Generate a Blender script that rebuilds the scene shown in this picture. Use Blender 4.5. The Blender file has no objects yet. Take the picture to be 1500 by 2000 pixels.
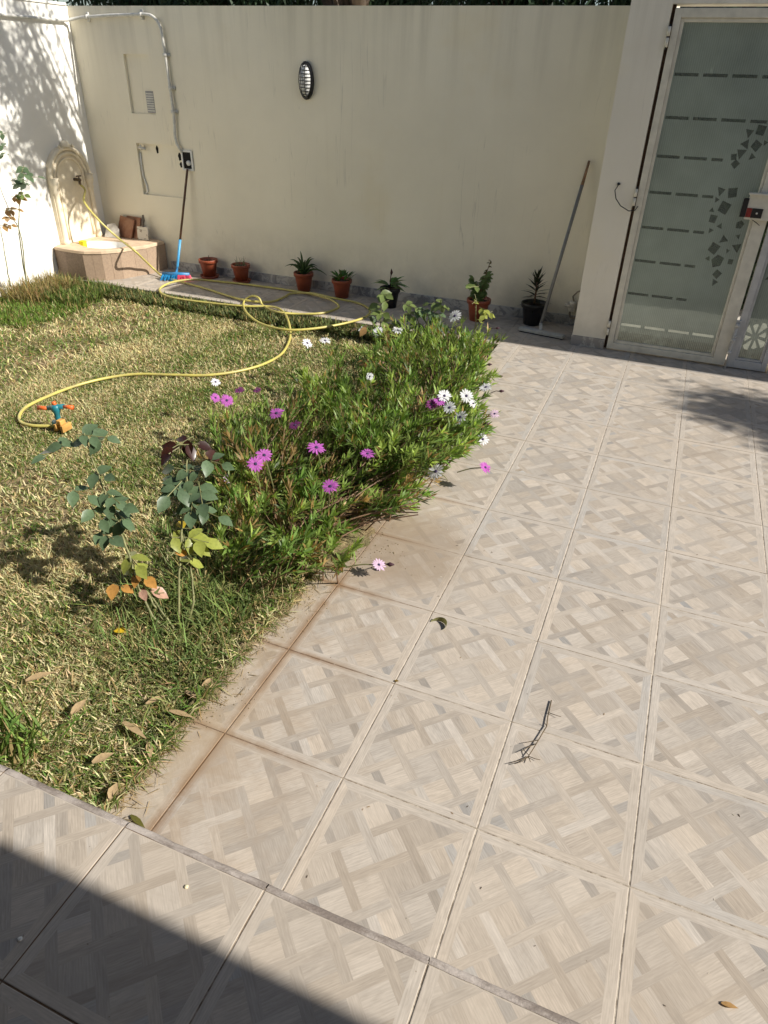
import bpy, bmesh, math, random
import numpy as np
from mathutils import Vector, Matrix, geometry
from math import sin, cos, pi, radians as rad

S = 0.42                     # one floor tile pitch in metres; all coordinates below are in tiles
sc = bpy.context.scene
COL = sc.collection
rng = random.Random(7)
nr = np.random.RandomState(7)

# ------------------------------------------------------------------ camera
FPX = 1349.29
CAM = Vector((2.3739, -2.8733, 4.3048))
YAW, PITCH, ROLL = -.3727, .5659, .0320
Fv = Vector((sin(YAW)*cos(PITCH), cos(YAW)*cos(PITCH), -sin(PITCH)))
_r = Vector((cos(YAW), -sin(YAW), 0)); _u = _r.cross(Fv)
Rv = _r*cos(ROLL) + _u*sin(ROLL); Uv = -_r*sin(ROLL) + _u*cos(ROLL)
cd = bpy.data.cameras.new('camera'); cam = bpy.data.objects.new('camera', cd); COL.objects.link(cam)
M = Matrix.Identity(4)
for i in range(3):
    M[i][0] = Rv[i]; M[i][1] = Uv[i]; M[i][2] = -Fv[i]; M[i][3] = CAM[i]*S
cam.matrix_world = M
cd.sensor_fit = 'HORIZONTAL'; cd.sensor_width = 36; cd.lens = FPX/1500*36
cd.clip_start = .05; cd.clip_end = 400
sc.camera = cam

# ------------------------------------------------------------------ light
SUN = Vector((1.42, .072, 1)).normalized()
ELEV = math.asin(SUN.z)
w = bpy.data.worlds.new('World'); sc.world = w; w.use_nodes = True
nt = w.node_tree; nt.nodes.clear()
sky = nt.nodes.new('ShaderNodeTexSky'); sky.sky_type = 'NISHITA'; sky.sun_disc = False
sky.sun_elevation = ELEV; sky.sun_rotation = math.atan2(SUN.x, SUN.y)
sky.altitude = 100; sky.air_density = 1.0; sky.dust_density = 1.0
bg = nt.nodes.new('ShaderNodeBackground'); bg.inputs[1].default_value = .068
wo = nt.nodes.new('ShaderNodeOutputWorld')
nt.links.new(sky.outputs[0], bg.inputs[0]); nt.links.new(bg.outputs[0], wo.inputs[0])
ld = bpy.data.lights.new('sun', 'SUN'); ld.energy = 5.0; ld.angle = rad(.53); ld.color = (1, .95, .87)
sun = bpy.data.objects.new('sun', ld); COL.objects.link(sun)
sun.rotation_euler = SUN.to_track_quat('Z', 'Y').to_euler(); sun.location = (6, 3, 9)
sc.view_settings.view_transform = 'Standard'; sc.view_settings.look = 'None'
sc.view_settings.gamma = 1; sc.view_settings.exposure = .52; sc.view_settings.use_curve_mapping = False

# ------------------------------------------------------------------ pixel -> place helpers (1500x2000 photograph)
def ray(x, y): return Fv + Rv*((x-750)/FPX) - Uv*((y-1000)/FPX)
def G(x, y, z=0.0):
    d = ray(x, y); return CAM + d*((z-CAM.z)/d.z)
def WY(x, y, Y=11.8):
    d = ray(x, y); return CAM + d*((Y-CAM.y)/d.y)
def WX(x, y, X=-11.2):
    d = ray(x, y); return CAM + d*((X-CAM.x)/d.x)

# ------------------------------------------------------------------ materials
def newmat(name):
    m = bpy.data.materials.new(name); m.use_nodes = True
    t = m.node_tree; b = t.nodes['Principled BSDF']; return m, t, b
def N(t, ty, **k):
    n = t.nodes.new(ty)
    for a, v in k.items():
        if a.startswith('i_'):
            n.inputs[int(a[2:])].default_value = v
        else: setattr(n, a, v)
    return n
def ramp(t, pts):
    n = t.nodes.new('ShaderNodeValToRGB'); e = n.color_ramp.elements
    while len(e) < len(pts): e.new(.5)
    for i, (p, c) in enumerate(pts):
        e[i].position = p; e[i].color = c if len(c) == 4 else (*c, 1)
    return n
def mixc(t, a, b, fac, mode='MIX'):
    n = t.nodes.new('ShaderNodeMix'); n.data_type = 'RGBA'; n.blend_type = mode
    for s, v in ((6, a), (7, b), (0, fac)):
        if hasattr(v, 'is_linked') or hasattr(v, 'links'): t.links.new(v, n.inputs[s])
        else: n.inputs[s].default_value = v if s == 0 else (*v, 1)
    return n.outputs[2]
def mth(t, op, a, b=None, clamp=False):
    n = t.nodes.new('ShaderNodeMath'); n.operation = op; n.use_clamp = clamp
    for s, v in ((0, a), (1, b)):
        if v is None: continue
        if hasattr(v, 'links'): t.links.new(v, n.inputs[s])
        else: n.inputs[s].default_value = v
    return n.outputs[0]
def maprange(t, v, a, b, c=0., d=1.):
    n = t.nodes.new('ShaderNodeMapRange'); t.links.new(v, n.inputs[0])
    for i, q in enumerate((a, b, c, d)): n.inputs[i+1].default_value = q
    return n.outputs[0]
def pos(t, obj=False):
    if obj: return t.nodes.new('ShaderNodeTexCoord').outputs['Object']
    return t.nodes.new('ShaderNodeNewGeometry').outputs['Position']
def noise(t, co, scale, detail=4, rough=.55, dist=0, vec_scale=None):
    if vec_scale:
        mp = t.nodes.new('ShaderNodeMapping'); mp.inputs['Scale'].default_value = vec_scale
        t.links.new(co, mp.inputs[0]); co = mp.outputs[0]
    n = t.nodes.new('ShaderNodeTexNoise'); n.inputs['Scale'].default_value = scale
    n.inputs['Detail'].default_value = detail; n.inputs['Roughness'].default_value = rough
    n.inputs['Distortion'].default_value = dist
    t.links.new(co, n.inputs['Vector']); return n.outputs[0]
def bump(t, b, h, strength=.3, dist=.01):
    n = t.nodes.new('ShaderNodeBump'); n.inputs['Strength'].default_value = strength
    n.inputs['Distance'].default_value = dist; t.links.new(h, n.inputs['Height'])
    t.links.new(n.outputs[0], b.inputs['Normal']); return n
def surf(name, col, rough=.6, var=.15, scale=20, bmp=.2, metal=0, spec=.5, col2=None, det=5, obj=True):
    m, t, b = newmat(name); co = pos(t, obj)
    n = noise(t, co, scale, det)
    c2 = col2 or tuple(min(1, c*(1-var)) for c in col); c1 = tuple(min(1, c*(1+var)) for c in col) if not col2 else col
    r = ramp(t, [(.35, c1), (.68, c2)]); t.links.new(n, r.inputs[0])
    t.links.new(r.outputs[0], b.inputs['Base Color'])
    b.inputs['Roughness'].default_value = rough; b.inputs['Metallic'].default_value = metal
    b.inputs['Specular IOR Level'].default_value = spec
    if bmp: bump(t, b, noise(t, co, scale*4, 3), bmp, .004)
    return m

def plaster(name, base, stain, low=True):
    m, t, b = newmat(name); co = pos(t)
    big = noise(t, co, .9, 5, .6); vert = noise(t, co, 1.2, 5, .6, 0, (7, 7, .35)); fine = noise(t, co, 60, 4)
    c = mixc(t, base, tuple(x*.88 for x in base), maprange(t, big, .35, .75))
    c = mixc(t, c, stain, maprange(t, vert, .52, .82, 0, .35))
    sep = t.nodes.new('ShaderNodeSeparateXYZ'); t.links.new(co, sep.inputs[0])
    if low:
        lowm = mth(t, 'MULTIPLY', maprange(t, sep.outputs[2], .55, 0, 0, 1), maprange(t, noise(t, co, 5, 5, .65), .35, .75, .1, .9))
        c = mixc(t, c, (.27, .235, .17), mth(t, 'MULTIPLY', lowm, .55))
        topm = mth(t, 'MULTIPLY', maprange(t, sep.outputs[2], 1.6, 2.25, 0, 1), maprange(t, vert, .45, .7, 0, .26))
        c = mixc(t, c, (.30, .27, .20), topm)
        cr = noise(t, co, 1.0, 3, .5, .3, (9, 9, .5)); cl = maprange(t, mth(t, 'ABSOLUTE', mth(t, 'SUBTRACT', cr, .5)), .007, .0)
        c = mixc(t, c, tuple(x*.62 for x in base), mth(t, 'MULTIPLY', cl, maprange(t, noise(t, co, 1.7, 3), .50, .62, 0, .55)))
        c = mixc(t, c, (.80, .68, .42), maprange(t, noise(t, co, 1.1, 4, .6), .60, .80, 0, .4))
        # small scuffs and chips
        ch = noise(t, co, 9, 8, .75)
        c = mixc(t, c, tuple(x*.55 for x in base), maprange(t, ch, .70, .74, 0, .5))
    t.links.new(c, b.inputs['Base Color']); b.inputs['Roughness'].default_value = .85
    hh = mth(t, 'ADD', mth(t, 'MULTIPLY', fine, .25), noise(t, co, 7, 3))
    bump(t, b, hh, .35, .006); return m
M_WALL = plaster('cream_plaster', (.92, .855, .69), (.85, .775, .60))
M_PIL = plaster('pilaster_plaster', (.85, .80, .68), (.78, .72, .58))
M_LEFT = plaster('sunlit_plaster', (.86, .84, .78), (.80, .77, .69), False)  # same cream plaster, coloured whiter to give the sun's bleaching
M_HOUSE = surf('house_plaster', (.16, .15, .135), .85, .06, 4)  # unseen house, darkened to cut bounce light onto the terrace
M_CONC = surf('concrete', (.30, .27, .23), .9, .25, 12, .5, obj=False)
M_GREYPAINT = surf('grey_pipe', (.60, .59, .54), .45, .12, 30, .1)
M_BLACK = surf('black_plastic', (.012, .012, .013), .35, .2, 30, .1)
M_HOLE = surf('dark_hollow', (.006, .005, .004), .9, .2, 30, 0)  # near-black, paints the shade inside holes and openings
M_WHITEPL = surf('white_plastic', (.68, .68, .65), .4, .06, 30, .05)

def leafmat(name, trans=.35, rough=.45, spec=.35, vein=False):
    m, t, b = newmat(name)
    at = N(t, 'ShaderNodeAttribute'); at.attribute_name = 'tint'
    oi = N(t, 'ShaderNodeNewGeometry')
    nz = noise(t, oi.outputs['Position'], 90, 3)
    c = mixc(t, at.outputs['Color'], (.02, .03, .01), maprange(t, nz, .45, .8, 0, .35))
    t.links.new(c, b.inputs['Base Color'])
    b.inputs['Roughness'].default_value = rough; b.inputs['Specular IOR Level'].default_value = spec
    tr = N(t, 'ShaderNodeBsdfTranslucent'); 
    hs = N(t, 'ShaderNodeHueSaturation'); hs.inputs['Saturation'].default_value = 1.15; hs.inputs['Value'].default_value = 1.25
    t.links.new(c, hs.inputs['Color']); t.links.new(hs.outputs[0], tr.inputs[0])
    mx = N(t, 'ShaderNodeMixShader'); mx.inputs[0].default_value = trans
    t.links.new(b.outputs[0], mx.inputs[1]); t.links.new(tr.outputs[0], mx.inputs[2])
    t.links.new(mx.outputs[0], t.nodes['Material Output'].inputs[0]); return m
M_LEAF = leafmat('leaf_green', .42); M_GRASS = leafmat('grass_blade', .25, .6, .2); M_PETAL = leafmat('petal', .3, .6, .15)
M_DARKLEAF = leafmat('tree_leaf', .3, .5)
M_ROSE = leafmat('rose_leaf', .25, .33, .6)
M_STEM = surf('brown_stem', (.17, .10, .055), .7, .35, 60, .3)
M_GSTEM = surf('green_stem', (.17, .17, .07), .6, .3, 40, .2)
M_BARK = surf('bark', (.09, .065, .045), .9, .4, 14, .6)

# printed wood-look tile: per-piece colour in 'tone', grain direction in the uv map
def tilemat(name):
    m, t, b = newmat(name)
    uv = N(t, 'ShaderNodeUVMap'); uv.uv_map = 'grain'
    at = N(t, 'ShaderNodeAttribute'); at.attribute_name = 'tone'
    P_ = pos(t)
    g1 = noise(t, uv.outputs[0], 1.0, 6, .62, 1.6, (5, 60, 1))
    g2 = noise(t, uv.outputs[0], 1.0, 3, .5, 3.0, (3, 16, 1))
    wv = N(t, 'ShaderNodeTexWave'); wv.wave_type = 'BANDS'; wv.bands_direction = 'Y'
    mp = N(t, 'ShaderNodeMapping'); mp.inputs['Scale'].default_value = (1.6, 9, 1)
    t.links.new(uv.outputs[0], mp.inputs[0]); t.links.new(mp.outputs[0], wv.inputs[0])
    wv.inputs['Scale'].default_value = 2.2; wv.inputs['Distortion'].default_value = 9; wv.inputs['Detail'].default_value = 3; wv.inputs['Detail Scale'].default_value = .8
    f = mth(t, 'ADD', mth(t, 'MULTIPLY', g1, .9), mth(t, 'MULTIPLY', g2, .6))
    gm = maprange(t, f, .55, .95, 1.12, .80)
    gm2 = maprange(t, wv.outputs[1], 0, 1, .93, 1.04)
    n = N(t, 'ShaderNodeVectorMath'); n.operation = 'SCALE'
    t.links.new(at.outputs['Color'], n.inputs[0]); t.links.new(mth(t, 'MULTIPLY', gm, gm2), n.inputs['Scale'])
    c = n.outputs[0]
    # dusty film in soft patches
    d = noise(t, P_, 3.0, 6, .65)
    c = mixc(t, c, (.50, .435, .36), maprange(t, d, .42, .75, .05, .42))
    d2 = noise(t, P_, 9, 6, .7)
    c = mixc(t, c, (.56, .50, .42), maprange(t, d2, .60, .80, 0, .5))
    d3 = noise(t, P_, 14, 5, .7, .6)
    c = mixc(t, c, (.33, .285, .235), maprange(t, d3, .50, .72, 0, .38))
    d4 = noise(t, P_, 1.1, 4, .6)
    c = mixc(t, c, (.40, .33, .255), maprange(t, d4, .48, .68, 0, .28))
    # brown water stains along the soil edge (x = 0 joint, first rows)
    sp = N(t, 'ShaderNodeSeparateXYZ'); t.links.new(P_, sp.inputs[0])
    st = noise(t, P_, 5.5, 7, .72, .4)
    mx = mth(t, 'MULTIPLY', maprange(t, sp.outputs[0], .50, -.10), maprange(t, sp.outputs[1], 2.4, 1.3))
    mk = mth(t, 'MULTIPLY', mx, maprange(t, st, .42, .62))
    inl = maprange(t, sp.outputs[2], -.02, .04, 1, 0)
    dm = mth(t, 'MULTIPLY', mth(t, 'MULTIPLY', maprange(t, sp.outputs[0], .03, -.10), maprange(t, sp.outputs[1], 4.0, 3.6)), maprange(t, noise(t, P_, 16, 7, .75), .34, .60, .25, .9))
    c = mixc(t, c, (.40, .33, .235), mth(t, 'MULTIPLY', dm, maprange(t, sp.outputs[2], .02, .08, 1, 0)))
    c = mixc(t, c, (.25, .16, .085), mth(t, 'MULTIPLY', mth(t, 'MULTIPLY', mk, .75), inl))
    # brownish rim beside the x = 0 joint
    ax = mth(t, 'ABSOLUTE', sp.outputs[0]); rim = mth(t, 'MULTIPLY', maprange(t, ax, .032, .004), maprange(t, sp.outputs[1], 1.5, 1.1))
    c = mixc(t, c, (.20, .105, .04), mth(t, 'MULTIPLY', mth(t, 'MULTIPLY', rim, inl), maprange(t, st, .3, .5, .35, 1)))
    fy = mth(t, 'ABSOLUTE', mth(t, 'SUBTRACT', mth(t, 'FRACT', mth(t, 'ADD', mth(t, 'DIVIDE', sp.outputs[1], .42), 10.5)), .5))
    rim2 = mth(t, 'MULTIPLY', mth(t, 'MULTIPLY', maprange(t, fy, .055, .008), maprange(t, sp.outputs[0], .34, .12)), mth(t, 'MULTIPLY', maprange(t, sp.outputs[1], 1.9, 1.7), maprange(t, sp.outputs[1], -.3, -.2)))
    c = mixc(t, c, (.20, .105, .04), mth(t, 'MULTIPLY', mth(t, 'MULTIPLY', rim2, inl), maprange(t, st, .3, .5, .3, 1)))
    # damp patches where the bed drains over the tiles
    dv = N(t, 'ShaderNodeVectorMath'); dv.operation = 'DISTANCE'; t.links.new(P_, dv.inputs[0]); dv.inputs[1].default_value = (.14, 1.18, 0)
    dw = mth(t, 'ADD', dv.outputs['Value'], mth(t, 'MULTIPLY', noise(t, P_, 4.5, 5, .65), .35))
    c = mixc(t, c, (.27, .205, .14), mth(t, 'MULTIPLY', maprange(t, dw, .56, .38), .62))
    dv2 = N(t, 'ShaderNodeVectorMath'); dv2.operation = 'DISTANCE'; t.links.new(P_, dv2.inputs[0]); dv2.inputs[1].default_value = (-.02, .02, 0)
    dw2 = mth(t, 'ADD', dv2.outputs['Value'], mth(t, 'MULTIPLY', noise(t, P_, 7, 6, .7), .3))
    c = mixc(t, c, (.38, .29, .19), mth(t, 'MULTIPLY', maprange(t, dw2, .42, .2), mth(t, 'MULTIPLY', inl, .55)))
    # small dark specks
    sk = noise(t, P_, 75, 2, .5)
    c = mixc(t, c, (.16, .12, .08), maprange(t, sk, .76, .80, 0, .7))
    t.links.new(c, b.inputs['Base Color'])
    b.inputs['Roughness'].default_value = .62; b.inputs['Specular IOR Level'].default_value = .3
    bump(t, b, mth(t, 'ADD', f, mth(t, 'MULTIPLY', d2, .8)), .16, .0015)
    return m
M_TILE = tilemat('wood_look_tile')
def groutmat():
    m, t, b = newmat('grout'); P_ = pos(t)
    n1 = noise(t, P_, 30, 6, .7); n2 = noise(t, P_, 2.5, 5, .6)
    c = mixc(t, (.47, .41, .33), (.19, .15, .11), maprange(t, n1, .44, .60))
    sp = N(t, 'ShaderNodeSeparateXYZ'); t.links.new(P_, sp.inputs[0])
    k = mth(t, 'MULTIPLY', maprange(t, sp.outputs[0], .60, .05), maprange(t, sp.outputs[1], 2.6, 1.4))
    c = mixc(t, c, (.13, .065, .025), mth(t, 'MULTIPLY', k, maprange(t, n2, .3, .6, .45, 1)))
    t.links.new(c, b.inputs['Base Color']); b.inputs['Roughness'].default_value = .95
    bump(t, b, n1, .8, .004); return m
M_GROUT = groutmat()

# ------------------------------------------------------------------ mesh builder
ORG = {}
class MB:
    def __init__(s): s.v = []; s.f = []; s.c = []
    def add(s, vs, fs, col=None):
        o = len(s.v); s.v += [tuple(v) for v in vs]; s.f += [tuple(i+o for i in f) for f in fs]
        s.c += [col or (1, 1, 1)]*len(vs)
    def box(s, a, b, ch=0):
        (x0, y0, z0), (x1, y1, z1) = a, b
        if ch <= 0:
            vs = [(x0,y0,z0),(x1,y0,z0),(x1,y1,z0),(x0,y1,z0),(x0,y0,z1),(x1,y0,z1),(x1,y1,z1),(x0,y1,z1)]
            s.add(vs, [(0,3,2,1),(4,5,6,7),(0,1,5,4),(1,2,6,5),(2,3,7,6),(3,0,4,7)]); return
        bm = bmesh.new(); bmesh.ops.create_cube(bm, size=1)
        for v in bm.verts: v.co = Vector(((x0+x1)/2+v.co.x*(x1-x0), (y0+y1)/2+v.co.y*(y1-y0), (z0+z1)/2+v.co.z*(z1-z0)))
        bmesh.ops.bevel(bm, geom=bm.edges[:], offset=ch, segments=2, affect='EDGES', profile=.5)
        s.bm(bm)
    def bm(s, bm, mat=None):
        bm.verts.index_update()
        s.add([(mat @ v.co if mat else v.co) for v in bm.verts], [[v.index for v in f.verts] for f in bm.faces]); bm.free()
    def xform(s, mat):
        s.v = [tuple(mat @ Vector(v)) for v in s.v]; return s
    def tube(s, pts, r, n=8, col=None, caps=True):
        pts = [Vector(p) for p in pts]; rs = r if isinstance(r, (list, tuple)) else [r]*len(pts)
        up = Vector((0, 0, 1)); vs = []; fs = []; prev = None
        for i, p in enumerate(pts):
            d = (pts[min(i+1, len(pts)-1)] - pts[max(i-1, 0)])
            d = d.normalized() if d.length > 1e-9 else Vector((0, 0, 1))
            if prev is None:
                a = d.cross(up) if abs(d.z) < .95 else d.cross(Vector((1, 0, 0)))
            else: a = prev - d*prev.dot(d)
            a.normalize(); prev = a; b = d.cross(a)
            for k in range(n):
                t = 2*pi*k/n; vs.append(p + (a*cos(t)+b*sin(t))*rs[i])
        for i in range(len(pts)-1):
            for k in range(n):
                fs.append((i*n+k, i*n+(k+1) % n, (i+1)*n+(k+1) % n, (i+1)*n+k))
        if caps: fs.append(tuple(range(n-1, -1, -1))); fs.append(tuple((len(pts)-1)*n+k for k in range(n)))
        s.add(vs, fs, col)
    def lathe(s, prof, c=(0, 0, 0), n=24, col=None, cap0=False, cap1=False):
        vs = []; fs = []
        for r, z in prof:
            for k in range(n):
                t = 2*pi*k/n; vs.append((c[0]+r*cos(t), c[1]+r*sin(t), c[2]+z))
        for i in range(len(prof)-1):
            for k in range(n): fs.append((i*n+k, i*n+(k+1) % n, (i+1)*n+(k+1) % n, (i+1)*n+k))
        if cap0: fs.append(tuple(range(n-1, -1, -1)))
        if cap1: fs.append(tuple((len(prof)-1)*n+k for k in range(n)))
        s.add(vs, fs, col)
    def leaf(s, p, d, nrm, L, W, bend=.15, fold=.12, col=(.1,.2,.05), seg=3, shape='oval'):
        """a leaf blade from p along d; nrm about its upper side"""
        d = Vector(d).normalized(); n = Vector(nrm); n = (n - d*n.dot(d)); n = n.normalized() if n.length > 1e-6 else d.orthogonal()
        sd = d.cross(n); vs = []; fs = []
        prof = {'oval': (.12, .85, 1.0, .62, 0), 'lance': (.35, .9, 1.0, .55, 0), 'obl': (.2, .55, .95, .95, 0), 'blade': (.9, 1, .85, .5, 0)}[shape]
        K = 4
        for i in range(K+1):
            t = i/K; c = Vector(p) + d*(L*t) - n*(bend*L*t*t); wd = W*.5*prof[i]
            if i == K: vs.append(c)
            else: vs += [c - sd*wd + n*fold*wd, c, c + sd*wd + n*fold*wd]
        for i in range(K-1):
            a = 3*i; fs += [(a, a+1, a+4, a+3), (a+1, a+2, a+5, a+4)]
        a = 3*(K-1); fs += [(a, a+1, a+3), (a+1, a+2, a+3)]
        s.add(vs, fs, col)
    def qleaf(s, p, d, n, L, W, bend, col):
        """cheap leaf: one quad strip of two + tip"""
        d = d.normalized(); sd = d.cross(n); sd = sd.normalized() if sd.length > 1e-6 else d.orthogonal()
        m = p + d*(L*.5) - n*(bend*L*.2); e = p + d*L - n*(bend*L)
        a = p + sd*W*.15; b = p - sd*W*.15
        s.add([a, b, m - sd*W*.5, m + sd*W*.5, e], [(0, 1, 2, 3), (3, 2, 4)], col)
    def mesh(s, name, mat, smooth=False, org=(0, 0, 0), tint=False):
        me = bpy.data.meshes.new(name)
        o = Vector(org)
        me.from_pydata([((x-o.x)*S, (y-o.y)*S, (z-o.z)*S) for x, y, z in s.v], [], s.f)
        if mat: me.materials.append(mat)
        if smooth: me.polygons.foreach_set('use_smooth', [True]*len(me.polygons))
        if tint:
            at = me.attributes.new('tint', 'FLOAT_COLOR', 'POINT')
            at.data.foreach_set('color', np.array([(*c, 1) for c in s.c], np.float32).ravel())
        me.update(); return me
    def part(s, name, mat, parent, smooth=False, tint=False, label=None, kind=None):
        org = ORG.get(parent.name, (0, 0, 0)) if parent else (0, 0, 0)
        o = bpy.data.objects.new(name, s.mesh(name, mat, smooth, org, tint)); COL.objects.link(o)
        if parent: o.parent = parent
        ORG[o.name] = org
        if label: o['label'] = label
        if kind: o['kind'] = kind
        return o
def thing(name, label, cat, loc=(0, 0, 0), group=None):
    o = bpy.data.objects.new(name, None); COL.objects.link(o); o.empty_display_size = .05
    o.location = Vector(loc)*S; ORG[o.name] = tuple(loc)
    o['label'] = label; o['category'] = cat
    if group: o['group'] = group
    return o
def solo(mb, name, mat, label, cat, smooth=False, tint=False, group=None):
    o = mb.part(name, mat, None, smooth, tint); o['label'] = label; o['category'] = cat
    if group: o['group'] = group
    return o
def struct(mb, name, mat, smooth=False, tint=False):
    o = mb.part(name, mat, None, smooth, tint); o['kind'] = 'structure'; return o
def stuff(o): o['kind'] = 'stuff'; return o
def place(me, name, parent, loc, rot=(0, 0, 0), scale=(1, 1, 1)):
    """another object on shared mesh data; loc in tiles, world"""
    o = bpy.data.objects.new(name, me); COL.objects.link(o)
    org = ORG.get(parent.name, (0, 0, 0)) if parent else (0, 0, 0)
    o.parent = parent; o.location = (Vector(loc)-Vector(org))*S; o.rotation_euler = rot; o.scale = scale
    ORG[o.name] = org
    return o

# ================================================================== SETTING
mb = MB(); mb.add([(-150, -150, -.6), (150, -150, -.6), (150, 150, -.6), (-150, 150, -.6)], [(0, 1, 2, 3)])
struct(mb, 'ground', M_CONC)
mb = MB(); mb.add([(-60, 11.8, -.05), (60, 11.8, -.05), (60, 60, -.05), (-60, 60, -.05)], [(0, 1, 2, 3)])
struct(mb, 'street', surf('pale_concrete', (.52, .48, .42), .9, .2, 6, .3, obj=False))

# ---- tile print
def clip_poly(poly, x0, y0, x1, y1):
    for ax, lim, sg in ((0, x0, 1), (0, x1, -1), (1, y0, 1), (1, y1, -1)):
        out = []
        for i in range(len(poly)):
            a, b = poly[i], poly[(i+1) % len(poly)]
            ia, ib = (a[ax]-lim)*sg >= -1e-9, (b[ax]-lim)*sg >= -1e-9
            if ia: out.append(a)
            if ia != ib:
                t = (lim-a[ax])/(b[ax]-a[ax]); out.append((a[0]+(b[0]-a[0])*t, a[1]+(b[1]-a[1])*t))
        poly = out
        if len(poly) < 3: return []
    return poly
def area(p): return abs(sum(p[i][0]*p[(i+1) % len(p)][1]-p[(i+1) % len(p)][0]*p[i][1] for i in range(len(p))))/2
def print_polys(seed):
    """the weave of one tile in unit coordinates: (polygon, colour, grain angle)"""
    r = random.Random(seed); out = []; B = .072; h = .137
    base = (.445, .392, .332)
    def tone(k, blue=0):
        j = 1 + r.uniform(-.05, .05); q = r.uniform(-.012, .012)
        return (base[0]*k*j+q-blue*.03, base[1]*k*j-blue*.004, base[2]*k*j-q+blue*.022)
    def ab(a, b): return ((a+b)/6, (a-b)/6)
    def put(a0, a1, b0, b1, k, ang):
        p = [ab(a0, b0), ab(a1, b0), ab(a1, b1), ab(a0, b1)]
        p = clip_poly(p, B, B, 1-B, 1-B)
        if p and area(p) > 2e-5: out.append((p, tone(k, r.choice((.5, 1.1, 0, 0)) if area(p) < .012 and r.random() < .6 else 0), ang))
    for a in range(-1, 8):
        for b in range(-4, 5):
            if (a+b) % 2 == 0: put(a-h, a+h, b-1+h, b+1-h, r.choice((.66, .72, .78, .84, .90, 1.12)), -pi/4)
            else: put(a-1+h, a+1-h, b-h, b+h, r.choice((.76, .82, .86, .90, .98)), pi/4)
            # the square field, sometimes split in two
            if r.random() < .35:
                m = r.uniform(.35, .65); k = r.choice((.82, .95, 1.1))
                put(a+h, a+m, b+h, b+1-h, k, -pi/4); put(a+m, a+1-h, b+h, b+1-h, k*r.uniform(.86, 1.12), -pi/4)
            else: put(a+h, a+1-h, b+h, b+1-h, r.choice((.80, .86, .94, 1.0, 1.03, 1.05, 1.12)), r.choice((pi/4, -pi/4)))
    for (p, an) in (([(0, 0), (1, 0), (1-B, B), (B, B)], 0), ([(1, 0), (1, 1), (1-B, 1-B), (1-B, B)], pi/2),
                    ([(1, 1), (0, 1), (B, 1-B), (1-B, 1-B)], 0), ([(0, 1), (0, 0), (B, B), (B, 1-B)], pi/2)):
        out.append((p, tone(r.uniform(.98, 1.14), r.choice((0, 0, .6))), an))
    return out
PRINTS = [print_polys(s) for s in (3, 8, 15, 22)]
def rotp(p, k):
    for _ in range(k): p = [(1-y, x) for x, y in p]
    return p
TILE_CACHE = {}
def tile_mesh(var, rot, u0=0., v0=0., u1=1., v1=1., th=.03, nose=0):
    key = (var, rot, round(u0, 3), round(v0, 3), round(u1, 3), round(v1, 3), nose)
    if key in TILE_CACHE: return TILE_CACHE[key]
    g = .0045; e = .004
    a0, b0, a1, b1 = max(u0, 0)+g, max(v0, 0)+g, min(u1, 1)-g, min(v1, 1)-g
    vs = []; fs = []; cols = []; uvs = []; rr = random.Random(str(key))
    for p, c, ang in PRINTS[var]:
        p = rotp(p, rot); p = clip_poly(p, a0+e, b0+e, a1-e, b1-e)
        if not p or area(p) < 1e-6: continue
        if sum(p[i][0]*p[(i+1) % len(p)][1]-p[(i+1) % len(p)][0]*p[i][1] for i in range(len(p))) < 0: p = p[::-1]
        an = ang + rot*pi/2; off = (rr.uniform(0, 40), rr.uniform(0, 40)); o = len(vs)
        vs += [(x, y, 0) for x, y in p]; fs.append(tuple(range(o, o+len(p)))); cols.append(c)
        uvs.append([(x*cos(an)+y*sin(an)+off[0], -x*sin(an)+y*cos(an)+off[1]) for x, y in p])
    # pillowed edge and sides
    ring = [(a0+e, b0+e, a1-e, b1-e, 0), (a0, b0, a1, b1, -.0018), (a0, b0, a1, b1, -th)]
    for k in range(2):
        A, Bq = ring[k], ring[k+1]
        q = lambda t: [(t[0], t[1], t[4]), (t[2], t[1], t[4]), (t[2], t[3], t[4]), (t[0], t[3], t[4])]
        qa, qb = q(A), q(Bq)
        for i in range(4):
            j = (i+1) % 4; o = len(vs); vs += [qa[i], qb[i], qb[j], qa[j]]; fs.append((o, o+1, o+2, o+3))
            cols.append((.47, .415, .35) if k == 0 else (.42, .36, .29)); uvs.append([(0, 0), (.1, 0), (.1, .1), (0, .1)])
    me = bpy.data.meshes.new('tile'); me.from_pydata([(x*S, y*S, z*S) for x, y, z in vs], [], fs)
    uvl = me.uv_layers.new(name='grain'); flat = [c for u in uvs for xy in u for c in xy]; uvl.data.foreach_set('uv', flat)
    at = me.attributes.new('tone', 'FLOAT_COLOR', 'CORNER'); cc = []
    for f, c in zip(fs, cols): cc += [*c, 1]*len(f)
    at.data.foreach_set('color', cc)
    me.materials.append(M_TILE); me.update(); TILE_CACHE[key] = me; return me
def lay(parent, x0, y0, x1, y1, z, seed=1):
    r = random.Random(seed)
    for i in range(math.floor(x0+1e-6), math.ceil(x1-1e-6)):
        for j in range(math.floor(y0+1e-6), math.ceil(y1-1e-6)):
            u0, v0, u1, v1 = max(0, x0-i), max(0, y0-j), min(1, x1-i), min(1, y1-j)
            place(tile_mesh(r.randrange(4), r.randrange(4), u0, v0, u1, v1), 'tile', parent,
                  (i, j, z + r.uniform(-.0008, .0015)), (r.uniform(-.0009, .0009), r.uniform(-.0009, .0009), r.uniform(-.002, .002)))
EDGE = -.38                                             # where the paving meets the lawn
mb = MB(); mb.box((EDGE, -1.04, -.45), (14, 10.0, -.003)); mb.box((EDGE, 10.0, -.45), (14, 11.8, -.0033))
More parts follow.
